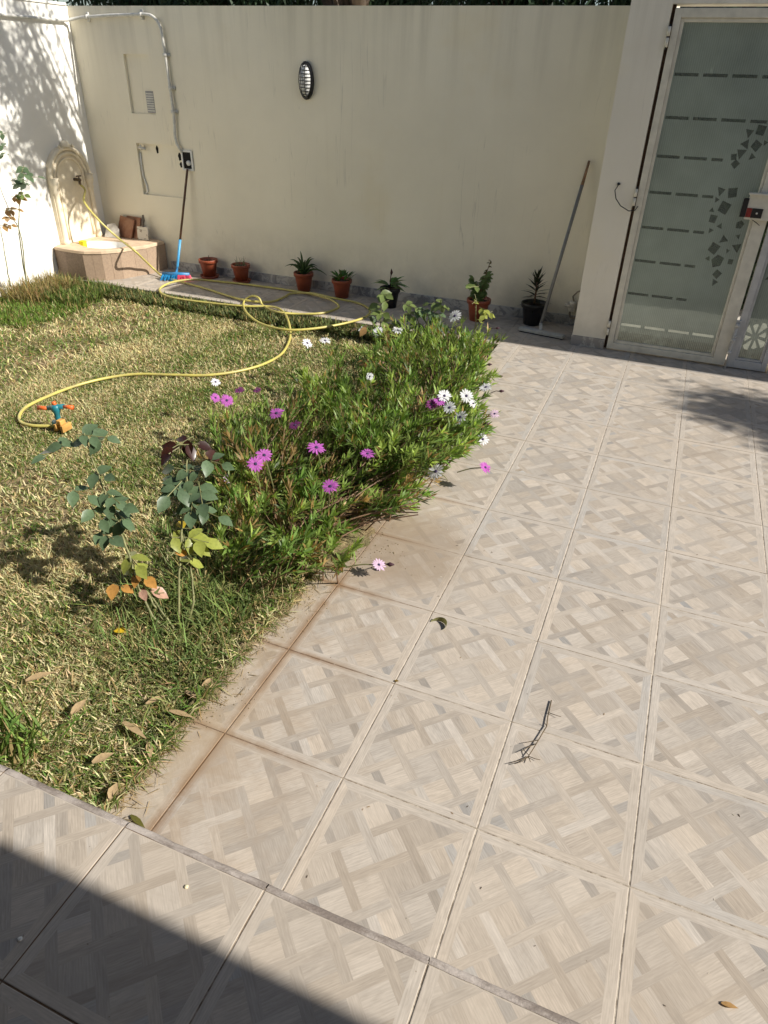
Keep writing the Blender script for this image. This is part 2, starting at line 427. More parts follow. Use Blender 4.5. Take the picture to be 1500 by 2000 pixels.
floor = struct(mb, 'paved_yard', M_GROUT)
lay(floor, EDGE, -1.0, 7, 11.8, 0, 5)
mb = MB(); mb.box((-11.2, 9.875, -.45), (EDGE-.002, 11.8, -.0045))
path = struct(mb, 'path', M_GROUT)
lay(path, -11.2, 9.86, EDGE, 11.8, 0, 9)
mb = MB(); mb.box((-14, -7.4, -.45), (14, -1.045, .2955))
terr = struct(mb, 'terrace', M_GROUT)
lay(terr, -4, -5, 6, -1.06, .3, 31)
# worn rounded nosing along the step
m, t, b = newmat('worn_edge'); P_ = pos(t)
c = mixc(t, (.20, .165, .14), (.42, .37, .33), maprange(t, noise(t, P_, 14, 6, .7, 0, (.4, 1, 1)), .42, .6))
c = mixc(t, c, (.10, .05, .03), maprange(t, noise(t, P_, 5, 5, .6), .62, .68, 0, .7))
t.links.new(c, b.inputs['Base Color']); b.inputs['Roughness'].default_value = .8; bump(t, b, noise(t, P_, 60, 5, .7), .8, .004)
M_NOSE = m
for i in range(-8, 10):
    mb = MB(); n_ = 12; vs = []; prof = [(-1.062, .2985), (-1.045, .298), (-1.026, .292), (-1.010, .276), (-1.004, .25), (-1.004, .18)]
    for k in range(n_+1):
        x = i + .004 + .992*k/n_; j = rng.uniform(-.003, .003)
        vs += [(x, y+j, z+(0 if q < 2 else rng.uniform(-.002, .002))) for q, (y, z) in enumerate(prof)]
    fs = [(k*6+q, k*6+q+1, k*6+q+7, k*6+q+6) for k in range(n_) for q in range(5)]
    mb.add(vs, [f[::-1] for f in fs]); mb.part('step_edging', M_NOSE, terr, True)

# ---- lawn soil
def lawn_z(x, y):
    return -.055 - .075*np.clip((y-1)/7, 0, 1) + .012*np.sin(x*1.7+y*.6)*np.cos(y*1.1) + .085*np.clip((x+1.3)/.9, 0, 1)*np.clip((y-2)/4, 0, 1)
nx, ny = 60, 60; mb = MB(); vs = []; fs = []
for j in range(ny+1):
    for i in range(nx+1):
        x = -11.2 + (EDGE+11.2)*i/nx; y = -1.04 + (9.875+1.04)*j/ny
        vs.append((x, y, float(lawn_z(x, y))-.02+rng.uniform(-.008, .008)))
for j in range(ny):
    for i in range(nx): a = j*(nx+1)+i; fs.append((a, a+1, a+nx+2, a+nx+1))
mb.add(vs, fs)
m, t, b = newmat('soil'); P_ = pos(t)
c = mixc(t, (.18, .125, .065), (.40, .31, .16), maprange(t, noise(t, P_, 22, 7, .7), .38, .66))
c = mixc(t, c, (.10, .12, .035), maprange(t, noise(t, P_, 4, 5, .6), .45, .65, 0, .6))
t.links.new(c, b.inputs['Base Color']); b.inputs['Roughness'].default_value = 1; bump(t, b, noise(t, P_, 45, 6, .7), 1, .02)
M_SOIL = m
struct(mb, 'lawn_soil', M_SOIL, True)

# ---- back wall with its shallow recesses
def pocket_wall(mb, xs, zs, depth, y0):
    for i in range(len(xs)-1):
        for k in range(len(zs)-1):
            d = depth(i, k); x0, x1, z0, z1 = xs[i], xs[i+1], zs[k], zs[k+1]
            mb.add([(x0, y0+d, z0), (x1, y0+d, z0), (x1, y0+d, z1), (x0, y0+d, z1)], [(0, 1, 2, 3)])
            if i+1 < len(xs)-1:
                e = depth(i+1, k)
                if e != d: mb.add([(x1, y0+d, z0), (x1, y0+e, z0), (x1, y0+e, z1), (x1, y0+d, z1)], [(0, 1, 2, 3)])
            if k+1 < len(zs)-1:
                e = depth(i, k+1)
                if e != d: mb.add([(x0, y0+d, z1), (x1, y0+d, z1), (x1, y0+e, z1), (x0, y0+e, z1)], [(0, 1, 2, 3)])
WT = 5.36
mb = MB(); xs = [-11.7, -9.87, -9.80, -9.19, -8.62, -8.30, .90]; zs = [-.45, 1.67, 2.77, 3.37, 4.50, WT]
def dep(i, k):
    if k == 1 and 1 <= i <= 4: return (0, .075, .065, .04, .012)[i] if i < 5 else 0
    if k == 3 and i in (1, 2): return (.065, .045)[i-1]
    return 0
pocket_wall(mb, xs, zs, dep, 11.8)
mb.add([(-11.7, 11.8, WT), (.9, 11.8, WT), (.9, 12.3, WT), (-11.7, 12.3, WT), (-11.7, 12.3, -.45), (.9, 12.3, -.45)], [(0, 1, 2, 3), (3, 2, 5, 4)])
bwall = thing('garden_wall', 'long cream plastered garden wall in shade behind the row of pots', 'wall', (-5, 11.8, 0))
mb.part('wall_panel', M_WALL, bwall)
m, t, b = newmat('marble_skirting'); P_ = pos(t)
v = noise(t, P_, 6, 8, .7, 2.5)
c = mixc(t, (.50, .49, .47), (.25, .25, .26), maprange(t, v, .47, .53)); c = mixc(t, c, (.36, .31, .24), maprange(t, noise(t, P_, 3, 4), .45, .7, 0, .7))
t.links.new(c, b.inputs['Base Color']); b.inputs['Roughness'].default_value = .4; M_MARBLE = m
x = -9.3
while x < .85:
    L = min(1.0, .88-x); mb = MB(); mb.box((x+.004, 11.765, .0), (x+L-.004, 11.799, .19), .004); mb.part('skirting_tile', M_MARBLE, bwall); x += L
# ---- left wall
lwall = thing('side_wall', 'sunlit cream wall, coloured whiter for its glare, dappled with tree shadow behind the fountain', 'wall', (-11.2, 5, 0))
mb = MB(); mb.box((-11.7, -7.4, -.45), (-11.2, 11.798, WT-.002)); mb.part('wall_panel', M_LEFT, lwall)
mb = MB(); mb.box((-11.74, -7.4, WT), (-11.17, 11.76, WT+.05), .01); mb.part('coping', M_LEFT, lwall)
# ---- house and its overhang behind the camera (casts the near shadow)
house = thing('house', 'house front with a deep overhanging slab above the terrace', 'house', (0, -7.4, .3))
mb = MB(); mb.box((-14, -7.9, -.45), (16, -7.4, 13)); mb.part('wall', M_HOUSE, house)
mb = MB(); mb.box((-14, -7.398, 6.4), (22, -.985, 6.85)); mb.part('balcony_slab', M_HOUSE, house)

# ---- gate wall: pilaster, lintel, far pier
GY = 10.5; GH = 6.4
gate_wall = thing('gate_wall', 'cream gate surround with pilaster and lintel round the frosted metal gate', 'wall', (1.2, GY, 0))
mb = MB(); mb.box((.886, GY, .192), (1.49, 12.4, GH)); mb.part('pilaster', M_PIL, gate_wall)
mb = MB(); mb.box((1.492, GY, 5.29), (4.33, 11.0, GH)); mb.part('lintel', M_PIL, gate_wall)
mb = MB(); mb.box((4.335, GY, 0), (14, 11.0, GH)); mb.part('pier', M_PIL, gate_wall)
mb = MB(); mb.box((.872, GY-.014, 0), (1.49, 12.35, .19), .004); mb.part('skirting_tile', M_MARBLE, gate_wall)

# ================================================================== GATE
M_FRAME = surf('cream_painted_steel', (.66, .63, .53), .42, .10, 14, .15, spec=.5)
M_FRAME2 = surf('grey_painted_steel', (.50, .50, .49), .45, .12, 14, .15)
def glassmat(name, col, trans, rough):
    m, t, b = newmat(name); P_ = pos(t)
    sp = N(t, 'ShaderNodeSeparateXYZ'); t.links.new(P_, sp.inputs[0])
    rib = mth(t, 'SINE', mth(t, 'MULTIPLY', sp.outputs[0], 2*pi/.0135))
    b.inputs['Roughness'].default_value = rough; b.inputs['Specular IOR Level'].default_value = .5
    n = noise(t, P_, 3, 4)
    dirt = mth(t, 'MULTIPLY', maprange(t, sp.outputs[2], .26, .07), maprange(t, noise(t, P_, 8, 6, .7), .35, .55))
    c = mixc(t, col, tuple(q*.7 for q in col), maprange(t, n, .35, .7))
    c = mixc(t, c, (.035, .045, .04), dirt)
    c = mixc(t, c, tuple(q*1.35 for q in col), mth(t, 'MULTIPLY', maprange(t, rib, -.2, 1), .35))
    t.links.new(c, b.inputs['Base Color'])
    bn = bump(t, b, rib, .5, .0015)
    tl = N(t, 'ShaderNodeBsdfTranslucent'); t.links.new(c, tl.inputs[0])
    tp = N(t, 'ShaderNodeBsdfTransparent'); tp.inputs[0].default_value = (.72, .80, .76, 1)
    m1 = N(t, 'ShaderNodeMixShader'); m1.inputs[0].default_value = .35
    t.links.new(b.outputs[0], m1.inputs[1]); t.links.new(tl.outputs[0], m1.inputs[2])
    m2 = N(t, 'ShaderNodeMixShader'); m2.inputs[0].default_value = trans
    t.links.new(m1.outputs[0], m2.inputs[1]); t.links.new(tp.outputs[0], m2.inputs[2])
    t.links.new(m2.outputs[0], t.nodes['Material Output'].inputs[0]); return m
M_FROST = glassmat('frosted_ribbed_glass', (.255, .305, .28), .10, .25)
M_CLEAR = glassmat('clear_ribbed_glass', (.14, .165, .155), .42, .14)
def pane_with_shapes(x0, z0, x1, z1, shapes, y, parent, label=None):
    """frosted pane with the clear shapes cut out of it, each shape a piece of clear glass"""
    vs = [Vector((x0, z0)), Vector((x1, z0)), Vector((x1, z1)), Vector((x0, z1))]
    faces = [[0, 1, 2, 3]]
    for s_ in shapes:
        o = len(vs); vs += [Vector(p) for p in s_]; faces.append(list(range(o, o+len(s_))))
    ov, oe, of, _, _, ofo = geometry.delaunay_2d_cdt(vs, [], faces, 1, 1e-6)
    mb = MB(); mb.v = [(p.x, y, p.y) for p in ov]; mb.c = [(1, 1, 1)]*len(ov)
    mb.f = [tuple(f) for f, o in zip(of, ofo) if o == [0]]
    mb.part('frosted_pane', M_FROST, parent)
    for s_ in shapes:
        q = MB(); q.add([(p[0], y, p[1]) for p in s_], [tuple(range(len(s_)))]); q.part('clear_shape', M_CLEAR, parent)
gate = thing('gate', 'large cream steel gate leaf with ribbed frosted glass and dashed clear lines', 'gate', (2.6, GY, 0))
X0, X1, Z0, Z1 = 1.545, 3.605, .035, 5.24
gx0, gx1, gz0, gz1 = 1.70, 3.36, .20, 5.07
for a, b_ in (((X0, Z0), (gx0-.05, Z1)), ((gx1+.04, Z0), (X1, Z1)), ((gx0-.052, Z0), (gx1+.042, gz0-.05)), ((gx0-.052, gz1+.05), (gx1+.042, Z1))):
    mb = MB(); mb.box((a[0], GY-.01, a[1]), (b_[0], GY+.10, b_[1]), .008); mb.part('frame_rail', M_FRAME, gate)
for a, b_ in (((gx0-.048, gz0-.048), (gx0, gz1+.048)), ((gx1, gz0-.048), (gx1+.038, gz1+.048)), ((gx0+.001, gz0-.048), (gx1-.001, gz0)), ((gx0+.001, gz1), (gx1-.001, gz1+.048))):
    mb = MB(); mb.box((a[0], GY+.018, a[1]), (b_[0], GY+.085, b_[1]), .006); mb.part('glazing_bead', M_FRAME, gate)
shapes = []
rowz = [.50, 1.07, 1.64, 2.19, 2.74, 3.28, 3.83, 4.41]
for k, z in enumerate(rowz):
    lim = gx1-.03 if k < 1 else (2.72 if k < 6 else 3.2)
    for i in range(4):
        a = gx0+.02+i*.415; bq = a+.35
        if a > lim-.06: continue
        bq = min(bq, lim); shapes.append([(a, z-.022), (bq, z-.022), (bq, z+.022), (a, z+.022)])
def shard(cx_, cy_, s_, n, a0):
    c = WY(1100+cx_/2.6325, cy_/2.6325, GY+.05); r = s_/2.6325/100*.92
    return [(c.x+r*(1+.12*((i*7+n) % 3-1))*cos(a0+2*pi*i/n), c.z+r*(1+.12*((i*5+n) % 3-1))*1.1*sin(a0+2*pi*i/n)) for i in range(n)]
for cx_, cy_, s_, n, a0 in ((958, 682, 21, 3, .5), (1017, 668, 25, 4, .6), (938, 740, 23, 3, 1.1), (992, 748, 25, 4, .2), (913, 785, 24, 3, 2.6), (878, 806, 16, 4, .9),
    (970, 805, 16, 3, 1.9), (1027, 822, 24, 3, 1.6), (884, 842, 20, 4, .1), (812, 982, 22, 3, .4), (872, 990, 26, 4, .9), (790, 1027, 13, 3, .2),
    (828, 1066, 32, 4, .4), (764, 1080, 13, 3, 1.5), (770, 1124, 22, 4, .6), (806, 1162, 15, 3, 1.2), (908, 1155, 18, 5, .2), (757, 1184, 13, 3, 2.2),
    (824, 1230, 21, 3, 1.8), (893, 1272, 25, 3, .8), (774, 1275, 30, 4, .3), (846, 1290, 11, 3, .3), (744, 1328, 14, 3, 1.2), (792, 1342, 28, 5, .5),
    (790, 1408, 23, 4, .2), (778, 1452, 18, 3, .2), (860, 1345, 15, 4, .7), (1040, 735, 12, 3, .2), (940, 1215, 16, 4, .2), (900, 1215, 13, 3, .9), (950, 1070, 22, 4, .3)):
    p = shard(cx_, cy_, s_, n, a0)
    if max(q[0] for q in p) < gx1-.01: shapes.append(p)
pane_with_shapes(gx0+.002, gz0+.002, gx1-.002, gz1-.002, shapes, GY+.05, gate)
for z in (4.88, 2.65, .42):
    mb = MB()
    mb.tube([(1.515, GY-.03, z-.13), (1.515, GY-.03, z-.01)], .024, 10); mb.tube([(1.515, GY-.03, z+.01), (1.515, GY-.03, z+.13)], .024, 10)
    mb.part('hinge', M_FRAME, gate, True)
    mb = MB(); mb.tube([(1.515, GY-.03, z-.16), (1.515, GY-.03, z+.16)], .012, 8); mb.part('hinge_pin', M_BLACK, gate, True)
# dark strip painting the shade of the gap beside the leaf edge
mb = MB(); mb.box((1.492, GY+.12, .0), (1.54, GY+.2, 5.288)); mb.part('gap_strip', surf('gap_dark', (.07, .04, .025), .8, .4, 30), gate)
# lock plate with red and black cylinder
lk = WY(1450, 385, GY); lx, lz = 3.25, 2.66
mb = MB(); mb.box((lx, GY-.09, lz-.19), (lx+.46, GY-.012, lz+.17), .006); lock = mb.part('lock_box', M_FRAME, gate)
mb = MB(); mb.box((lx-.02, GY-.13, lz+.172), (lx+.5, GY-.0, lz+.20), .004); mb.part('lock_cover', M_FRAME, lock)
mb = MB(); mb.box((lx-.075, GY-.10, lz-.16), (lx+.005, GY-.02, lz+.115), .004); mb.box((lx+.085, GY-.102, lz-.16), (lx+.245, GY-.0915, lz-.02), .002); mb.part('lock_bolt', M_BLACK, lock)
mb = MB(); mb.box((lx+.008, GY-.104, lz-.155), (lx+.083, GY-.0915, lz-.02), .002); mb.part('red_latch', surf('red_plastic', (.22, .02, .015), .4), lock)
mb = MB(); mb.lathe([(.014, 0), (.016, .004), (.006, .008)], (0, 0, 0), 12, cap1=True); mb.xform(Matrix.Translation((lx+.165, GY-.1025, lz-.09)) @ Matrix.Rotation(pi/2, 4, 'X')); mb.part('key_cylinder', M_GREYPAINT, lock, True)
mb = MB(); mb.tube([(lx+.12, GY-.05, lz-.19), (lx+.2, GY-.06, lz-.23), (lx+.26, GY-.05, lz-.27)], .006, 6); mb.part('pull_wire', M_BLACK, lock, True)
# side panel
side = thing('gate_side_panel', 'narrow fixed gate panel with star-shaped clear cutouts beside the large leaf', 'gate', (3.96, GY, 0))
X0, X1, Z0, Z1 = 3.65, 4.29, .02, 5.24; sx0, sx1, sz0 = 3.80, 4.16, .20
for a, b_ in (((X0, Z0), (sx0-.04, Z1)), ((sx1+.04, Z0), (X1, Z1)), ((sx0-.042, Z0), (sx1+.042, sz0-.04)), ((sx0-.042, 5.1), (sx1+.042, Z1))):
    mb = MB(); mb.box((a[0], GY+.0, a[1]), (b_[0], GY+.10, b_[1]), .008); mb.part('frame_rail', M_FRAME2, side)
for a, b_ in (((sx0-.038, sz0-.038), (sx0, 5.09)), ((sx1, sz0-.038), (sx1+.038, 5.09)), ((sx0+.001, sz0-.038), (sx1-.001, sz0))):
    mb = MB(); mb.box((a[0], GY+.025, a[1]), (b_[0], GY+.085, b_[1]), .006); mb.part('glazing_bead', M_FRAME2, side)
st = []; c = (3.965, .60)
for k in range(8):
    a = k*pi/4+.25; da = .27
    r0, r1 = .055, (.20 if k % 2 else .16)
    st.append([(c[0]+r0*cos(a), c[1]+r0*1.1*sin(a)), (c[0]+r1*cos(a-da), c[1]+r1*1.3*sin(a-da)), (c[0]+r1*1.06*cos(a), c[1]+r1*1.4*sin(a)), (c[0]+r1*cos(a+da), c[1]+r1*1.3*sin(a+da))])
st = [[(min(max(x, sx0+.01), sx1-.01), z) for x, z in p] for p in st]
for k, (zz, xx) in enumerate(((1.6, 3.9), (2.3, 4.05), (3.1, 3.93))): st.append([(xx-.06, zz-.05), (xx+.07, zz-.02), (xx+.01, zz+.09)])
pane_with_shapes(sx0+.002, sz0+.002, sx1-.002, 5.088, st, GY+.05, side)
mb = MB(); mb.box((3.60, GY-.045, .30), (3.68, GY-.012, .86), .004)
mb.part('bolt_plate', M_FRAME2, side)
mb = MB(); mb.tube([(3.635, GY-.07, -.0), (3.635, GY-.07, .82)], .018, 8)
for z in (.30, .52, .78): mb.tube([(3.635, GY-.07, z-.03), (3.635, GY-.07, z+.03)], .034, 8)
mb.tube([(3.635, GY-.07, .58), (3.69, GY-.12, .60)], .012, 6)
mb.part('drop_bolt', M_FRAME2, side, True)
# cable by the gate
mb = MB(); p0 = WY(1208, 361, GY-.01)
pts = [WY(x, y, GY-.02-.05*sin(i/6*pi)) for i, (x, y) in enumerate(((1208, 361), (1201, 372), (1203, 388), (1212, 402), (1228, 412), (1240, 411), (1246, 403)))]
mb.tube(pts, .008, 6)
mb.lathe([(.028, 0), (.03, .02), (.01, .035)], (p0.x, p0.y, p0.z), 10)
solo(mb, 'cable', M_BLACK, 'thin black cable looping from the pilaster to the middle gate hinge', 'cable', True)

# ================================================================== ON THE WALL
# conduit
cx = thing('conduit', 'grey conduit pipe clipped along the wall top and bending down to the recess', 'pipe', (-8.7, 11.75, 5))
pts = [(-11.13, y, 5.08) for y in (0, 3, 6, 9, 11.3)] + [(-11.12, 11.6, 5.09), (-11.0, 11.71, 5.12), (-10.8, 11.735, 5.15), (-10, 11.74, 5.19), (-9.1, 11.74, 5.21)]
for k in range(1, 7):
    a = k/6*pi/2; pts.append((-9.05+.33*sin(a), 11.74, 4.88+.33*cos(a)))
pts += [(-8.69, 11.74, 4.3), (-8.66, 11.74, 3.4), (-8.70, 11.74, 2.95), (-8.68, 11.745, 2.82), (-8.58, 11.76, 2.66)]
mb = MB(); mb.tube(pts, .031, 10); mb.part('pipe', M_GREYPAINT, cx, True)
for (x, y, z, d) in ((-10.65, 11.74, 5.16, 'x'), (-9.2, 11.74, 5.205, 'x'), (-8.705, 11.74, 4.5, 'z'), (-8.665, 11.74, 3.45, 'z'), (-8.66, 11.74, 3.9, 'z')):
    mb = MB(); v = Vector((.03, 0, 0)) if d == 'x' else Vector((0, 0, .03)); o = Vector((x, y, z))
    mb.tube([o-v, o+v], .047, 10); mb.box((x-(.03 if d == 'x' else .09), 11.77, z-(.09 if d == 'x' else .03)), (x+(.03 if d == 'x' else .09), 11.797, z+(.09 if d == 'x' else .03)))
    mb.part('pipe_clip', M_GREYPAINT, cx, True)
# vent in the upper recess
vt = thing('vent_grille', 'small grey grille set in the upper wall recess', 'vent', (-9.31, 11.87, 3.6))
mb = MB(); mb.box((-9.43, 11.825, 3.40), (-9.21, 11.85, 3.82), .004); mb.part('frame', surf('grey_metal', (.30, .29, .29), .5, .2, 25), vt)
for k in range(8):
    mb = MB(); mb.box((-9.415, 11.816, 3.43+k*.047), (-9.225, 11.8245, 3.455+k*.047)); mb.part('slat', M_GREYPAINT, vt)
# meter / junction box
jb = thing('junction_box', 'white framed open socket box with black inside above the broom', 'box', (-8.46, 11.8, 2.48))
mb = MB()
for a, b_ in (((-8.62, 2.28), (-8.58, 2.70)), ((-8.36, 2.28), (-8.32, 2.70)), ((-8.579, 2.28), (-8.361, 2.32)), ((-8.579, 2.66), (-8.361, 2.70))):
    mb.box((a[0], 11.77, a[1]), (b_[0], 11.82, b_[1]), .004)
mb.part('frame', M_WHITEPL, jb)
mb = MB(); mb.box((-8.578, 11.79, 2.322), (-8.362, 11.806, 2.658)); mb.part('dark_inside', M_HOLE, jb)  # black block in place of the opening's shaded depth
mb = MB(); mb.lathe([(.055, 0), (.055, .03), (.035, .045)], (0, 0, 0), 16, cap1=True); mb.xform(Matrix.Translation((-8.435, 11.789, 2.44)) @ Matrix.Rotation(pi/2, 4, 'X')); mb.part('round_plug', M_WHITEPL, jb, True)
# flat black ovals painting the dark depth of knocked holes in the lower recess
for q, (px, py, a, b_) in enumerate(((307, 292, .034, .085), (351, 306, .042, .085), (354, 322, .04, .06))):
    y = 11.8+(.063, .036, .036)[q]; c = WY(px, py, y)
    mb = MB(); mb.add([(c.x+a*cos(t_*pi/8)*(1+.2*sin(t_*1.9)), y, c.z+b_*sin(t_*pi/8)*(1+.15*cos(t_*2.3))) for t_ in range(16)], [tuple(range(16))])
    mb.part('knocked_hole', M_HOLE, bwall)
# stop tap and flexible white pipe in the recess
tp = thing('stop_tap', 'grey stop tap with white pipe in the corner of the lower recess', 'tap', (-9.75, 11.85, 2.6))
a = WY(279, 290, 11.80)
mb = MB(); mb.tube([a+Vector((.0, .07, 0)), a+Vector((.0, -.06, 0))], .03, 8); mb.tube([a+Vector((-.09, -.05, .02)), a+Vector((.12, -.05, 0))], .022, 8); mb.tube([a+Vector((-.02, -.05, .02)), a+Vector((-.02, -.05, .08))], .018, 8); mb.part('tap_body', M_GREYPAINT, tp, True)
mb = MB(); mb.tube([WY(x, y, 11.845) for x, y in ((274, 298), (276, 320), (280, 345), (287, 362), (289, 374), (284, 379))], .022, 8); mb.part('white_pipe', M_WHITEPL, tp, True)
# bulkhead lamp
lp = thing('bulkhead_lamp', 'oval black caged bulkhead lamp high on the garden wall', 'wall lamp', (-5.34, 11.8, 4.13))
def oval(mb, prof, cx_, cz_, n=28, y=11.8):
    vs = []; fs = []
    for a, b_, d in prof:
        for k in range(n): t_ = 2*pi*k/n; vs.append((cx_+a*cos(t_), y-d, cz_+b_*sin(t_)))
    for i in range(len(prof)-1):
        for k in range(n): fs.append((i*n+k, i*n+(k+1) % n, (i+1)*n+(k+1) % n, (i+1)*n+k))
    mb.add(vs, fs)
mb = MB(); oval(mb, [(.165, .33, 0), (.168, .335, .05), (.155, .32, .075), (.13, .28, .08), (.128, .276, .05)], -5.34, 4.13); mb.part('housing', M_BLACK, lp, True)
m, t, b = newmat('lamp_glass'); b.inputs['Base Color'].default_value = (.62, .62, .60, 1); b.inputs['Roughness'].default_value = .12; b.inputs['Coat Weight'].default_value = .6; 
bump(t, b, noise(t, pos(t), 60, 3), .3, .004)
mb = MB(); oval(mb, [(.128, .276, .06), (.122, .265, .10), (.10, .22, .14), (.06, .14, .165), (.01, .02, .172)], -5.34, 4.13); mb.part('glass_dome', m, lp, True)
for k in range(9):
    z = -.24+k*.06; f_ = math.sqrt(max(0, 1-(z/.285)**2)); pts = [(-5.34+.135*f_*math.sin(u), 11.8-.075-.115*f_*math.cos(u), 4.13+z) for u in np.linspace(-pi/2, pi/2, 9)]
    mb = MB(); mb.tube(pts, .0075, 6); mb.part('cage_bar', M_BLACK, lp, True)
for xx in (-.045, .045):
    pts = [(-5.34+xx, 11.8-.075-.118*math.cos(u), 4.13+.28*math.sin(u)) for u in np.linspace(-pi/2, pi/2, 11)]
    mb = MB(); mb.tube(pts, .008, 6); mb.part('cage_bar', M_BLACK, lp, True)
# valve at the foot of the pilaster
vv = thing('water_valve', 'old white valve and curled pipe low on the wall beside the pilaster', 'valve', (.72, 11.7, .4))
a = WY(1118, 598, 11.72)
mb = MB(); mb.lathe([(.07, -.1), (.085, -.04), (.075, .04), (.09, .06), (.06, .1)], a, 12, cap0=True, cap1=True); mb.tube([a+Vector((-.02, -.06, 0)), a+Vector((-.14, -.1, .03))], .03, 8)
mb.part('valve_body', surf('chalky_white', (.55, .52, .46), .8, .25, 25, .6), vv, True)
mb = MB(); mb.tube([a+Vector((.08*cos(u)+.05, -.02, -.14+.1*sin(u))) for u in np.linspace(1.2, 5.6, 12)], .02, 8)
mb.tube([a+Vector((.02, 0, .08)), a+Vector((-.02, -.02, .2)), a+Vector((.06, 0, .3)), a+Vector((.2, .02, .36))], .016, 8); mb.part('curled_pipe', surf('aged_pipe', (.28, .24, .18), .7, .3, 20), vv, True)

# ================================================================== FOUNTAIN
M_STONE = surf('cream_stone', (.78, .69, .52), .8, .12, 9, .5, obj=False)
M_BRSTONE = surf('brown_stone', (.37, .27, .185), .7, .12, 60, .35, col2=(.30, .215, .15), obj=False)
M_BRSTONE2 = surf('shaded_brown_stone', (.27, .19, .13), .7, .1, 60, .35, col2=(.20, .14, .095), obj=False)  # darker copy of brown_stone, shade put into the panels turned from the sun
M_RIM = surf('rim_stone', (.60, .45, .31), .7, .12, 14, .3, obj=False)
ft = thing('wall_fountain', 'carved cream stone wall fountain with a white basin in the sunlit corner', 'fountain', (-10.4, 10.8, 0))
out = [(-11.198, 9.97), (-10.80, 9.90), (-10.28, 9.89), (-9.92, 10.10), (-9.66, 10.42), (-9.55, 10.78), (-9.42, 11.08), (-9.40, 11.76), (-11.198, 11.76)]
H0, H1 = .67, .05
# rim: outer polygon to inner oval
def inner(k, n, a=.62, b_=.47, c=(-10.36, 10.72)):
    t_ = 2*pi*k/n; return (c[0]+a*cos(t_), c[1]+b_*sin(t_))
n = 40; oc = []
for k in range(n):
    t_ = 2*pi*k/n; d = Vector((cos(t_), sin(t_))); c = Vector((-10.36, 10.72)); best = 9
    for i in range(len(out)):
        p, q = Vector(out[i]), Vector(out[(i+1) % len(out)]); r = geometry.intersect_line_line_2d(c, c+d*5, p, q)
        if r is not None: best = min(best, (r-c).length)
    oc.append(c+d*best)
mb = MB(); vs = []; fs = []
for k in range(n):
    ix, iy = inner(k, n); o = oc[k]; cc = Vector((-10.36, 10.72)); od = (o-cc)*1.025+cc
    od.x = max(od.x, -11.199); od.y = min(od.y, 11.78)
    vs += [(od.x, od.y, H0-.07), (od.x, od.y, H0-.012), (o.x, o.y, H0), (ix, iy, H0), (ix+.01*(cc.x-ix), iy+.01*(cc.y-iy), H0-.05)]
for k in range(n):
    j = (k+1) % n
    for q in range(4): fs.append((k*5+q, j*5+q, j*5+q+1, k*5+q+1))
mb.add(vs, fs); rimo = mb.part('rim', M_RIM, ft)
mb = MB(); vs = []; fs = []
for q, (s_, z) in enumerate(((.995, H0-.03), (.96, H0-.12), (.88, H0-.22), (.6, H0-.28), (.05, H0-.3))):
    for k in range(n): ix, iy = inner(k, n); vs.append((-10.36+(ix+10.36)*s_, 10.72+(iy-10.72)*s_, z))
for q in range(4):
    for k in range(n): fs.append((q*n+k, q*n+(k+1) % n, (q+1)*n+(k+1) % n, (q+1)*n+k))
mb.add(vs, fs); mb.part('bowl', surf('white_ceramic', (.80, .80, .80), .12, .03, 5, 0), ft, True)
for i in range(7):
    p, q = Vector((*out[i], 0)), Vector((*out[i+1], 0)); d = (q-p); L = d.length; d.normalize(); nn = Vector((d.y, -d.x, 0))
    if i == 0: z0 = -.25
    elif i == 1: z0 = -.25
    else: z0 = 0
    cuts = {0: 1, 1: 2, 2: 2, 3: 2, 4: 1, 5: 1, 6: 2}[i]
    for j in range(cuts):
        a = p+d*(L*j/cuts+.002); e = p+d*(L*(j+1)/cuts-.002)
        mb = MB(); t2 = nn*(-.04)
        mb.add([a+Vector((0, 0, z0)), e+Vector((0, 0, z0)), e+t2+Vector((0, 0, z0)), a+t2+Vector((0, 0, z0)), a+Vector((0, 0, H0-.071)), e+Vector((0, 0, H0-.071)), e+t2+Vector((0, 0, H0-.071)), a+t2+Vector((0, 0, H0-.071))],
               [(0, 3, 2, 1), (4, 5, 6, 7), (0, 1, 5, 4), (1, 2, 6, 5), (2, 3, 7, 6), (3, 0, 4, 7)])
        mb.part('stone_slab', M_BRSTONE2 if (i, j) in ((1, 0), (1, 1), (0, 0)) else M_BRSTONE, ft)
# carved back panel on the side wall: arched slab, two half columns, niche line
def panel_z(y):  # arched head
    u = (y-10.82)/.62
    return 2.08 + .62*math.sqrt(max(0, 1-u*u))
mb = MB(); ys = np.linspace(10.2, 11.44, 25); fr = []; bk = []
for y in ys:
    fr.append((-11.10, y, panel_z(y))); bk.append((-11.199, y, panel_z(y)))
vs = fr+bk+[(-11.10, y, H0+.001) for y in ys]; n_ = len(ys); fs = []
for i in range(n_-1):
    fs += [(i, i+1, n_+i+1, n_+i), (2*n_+i, 2*n_+i+1, i+1, i)]
vs += [(-11.199, 10.2, H0+.001), (-11.199, 11.44, H0+.001)]
fs += [(2*n_, 0, n_, 3*n_), (3*n_-1, 3*n_+1, 2*n_-1, n_-1)]
mb.add(vs, fs); mb.part('back_panel', M_STONE, ft)
for r_, w_ in ((.50, .04), (.40, .025), (.60, .05)):
    pts = [(-11.09, 10.82+r_*cos(u), 2.06+r_*sin(u)) for u in np.linspace(0, pi, 19)]
    if r_ < .45: pts = [(-11.09, 10.82+r_, z) for z in (.75, 1.2, 1.7)] + pts + [(-11.09, 10.82-r_, z) for z in (1.7, 1.2, .75)]
    mb = MB(); mb.tube(pts, w_, 8); mb.part('arch_moulding', M_STONE, ft, True)
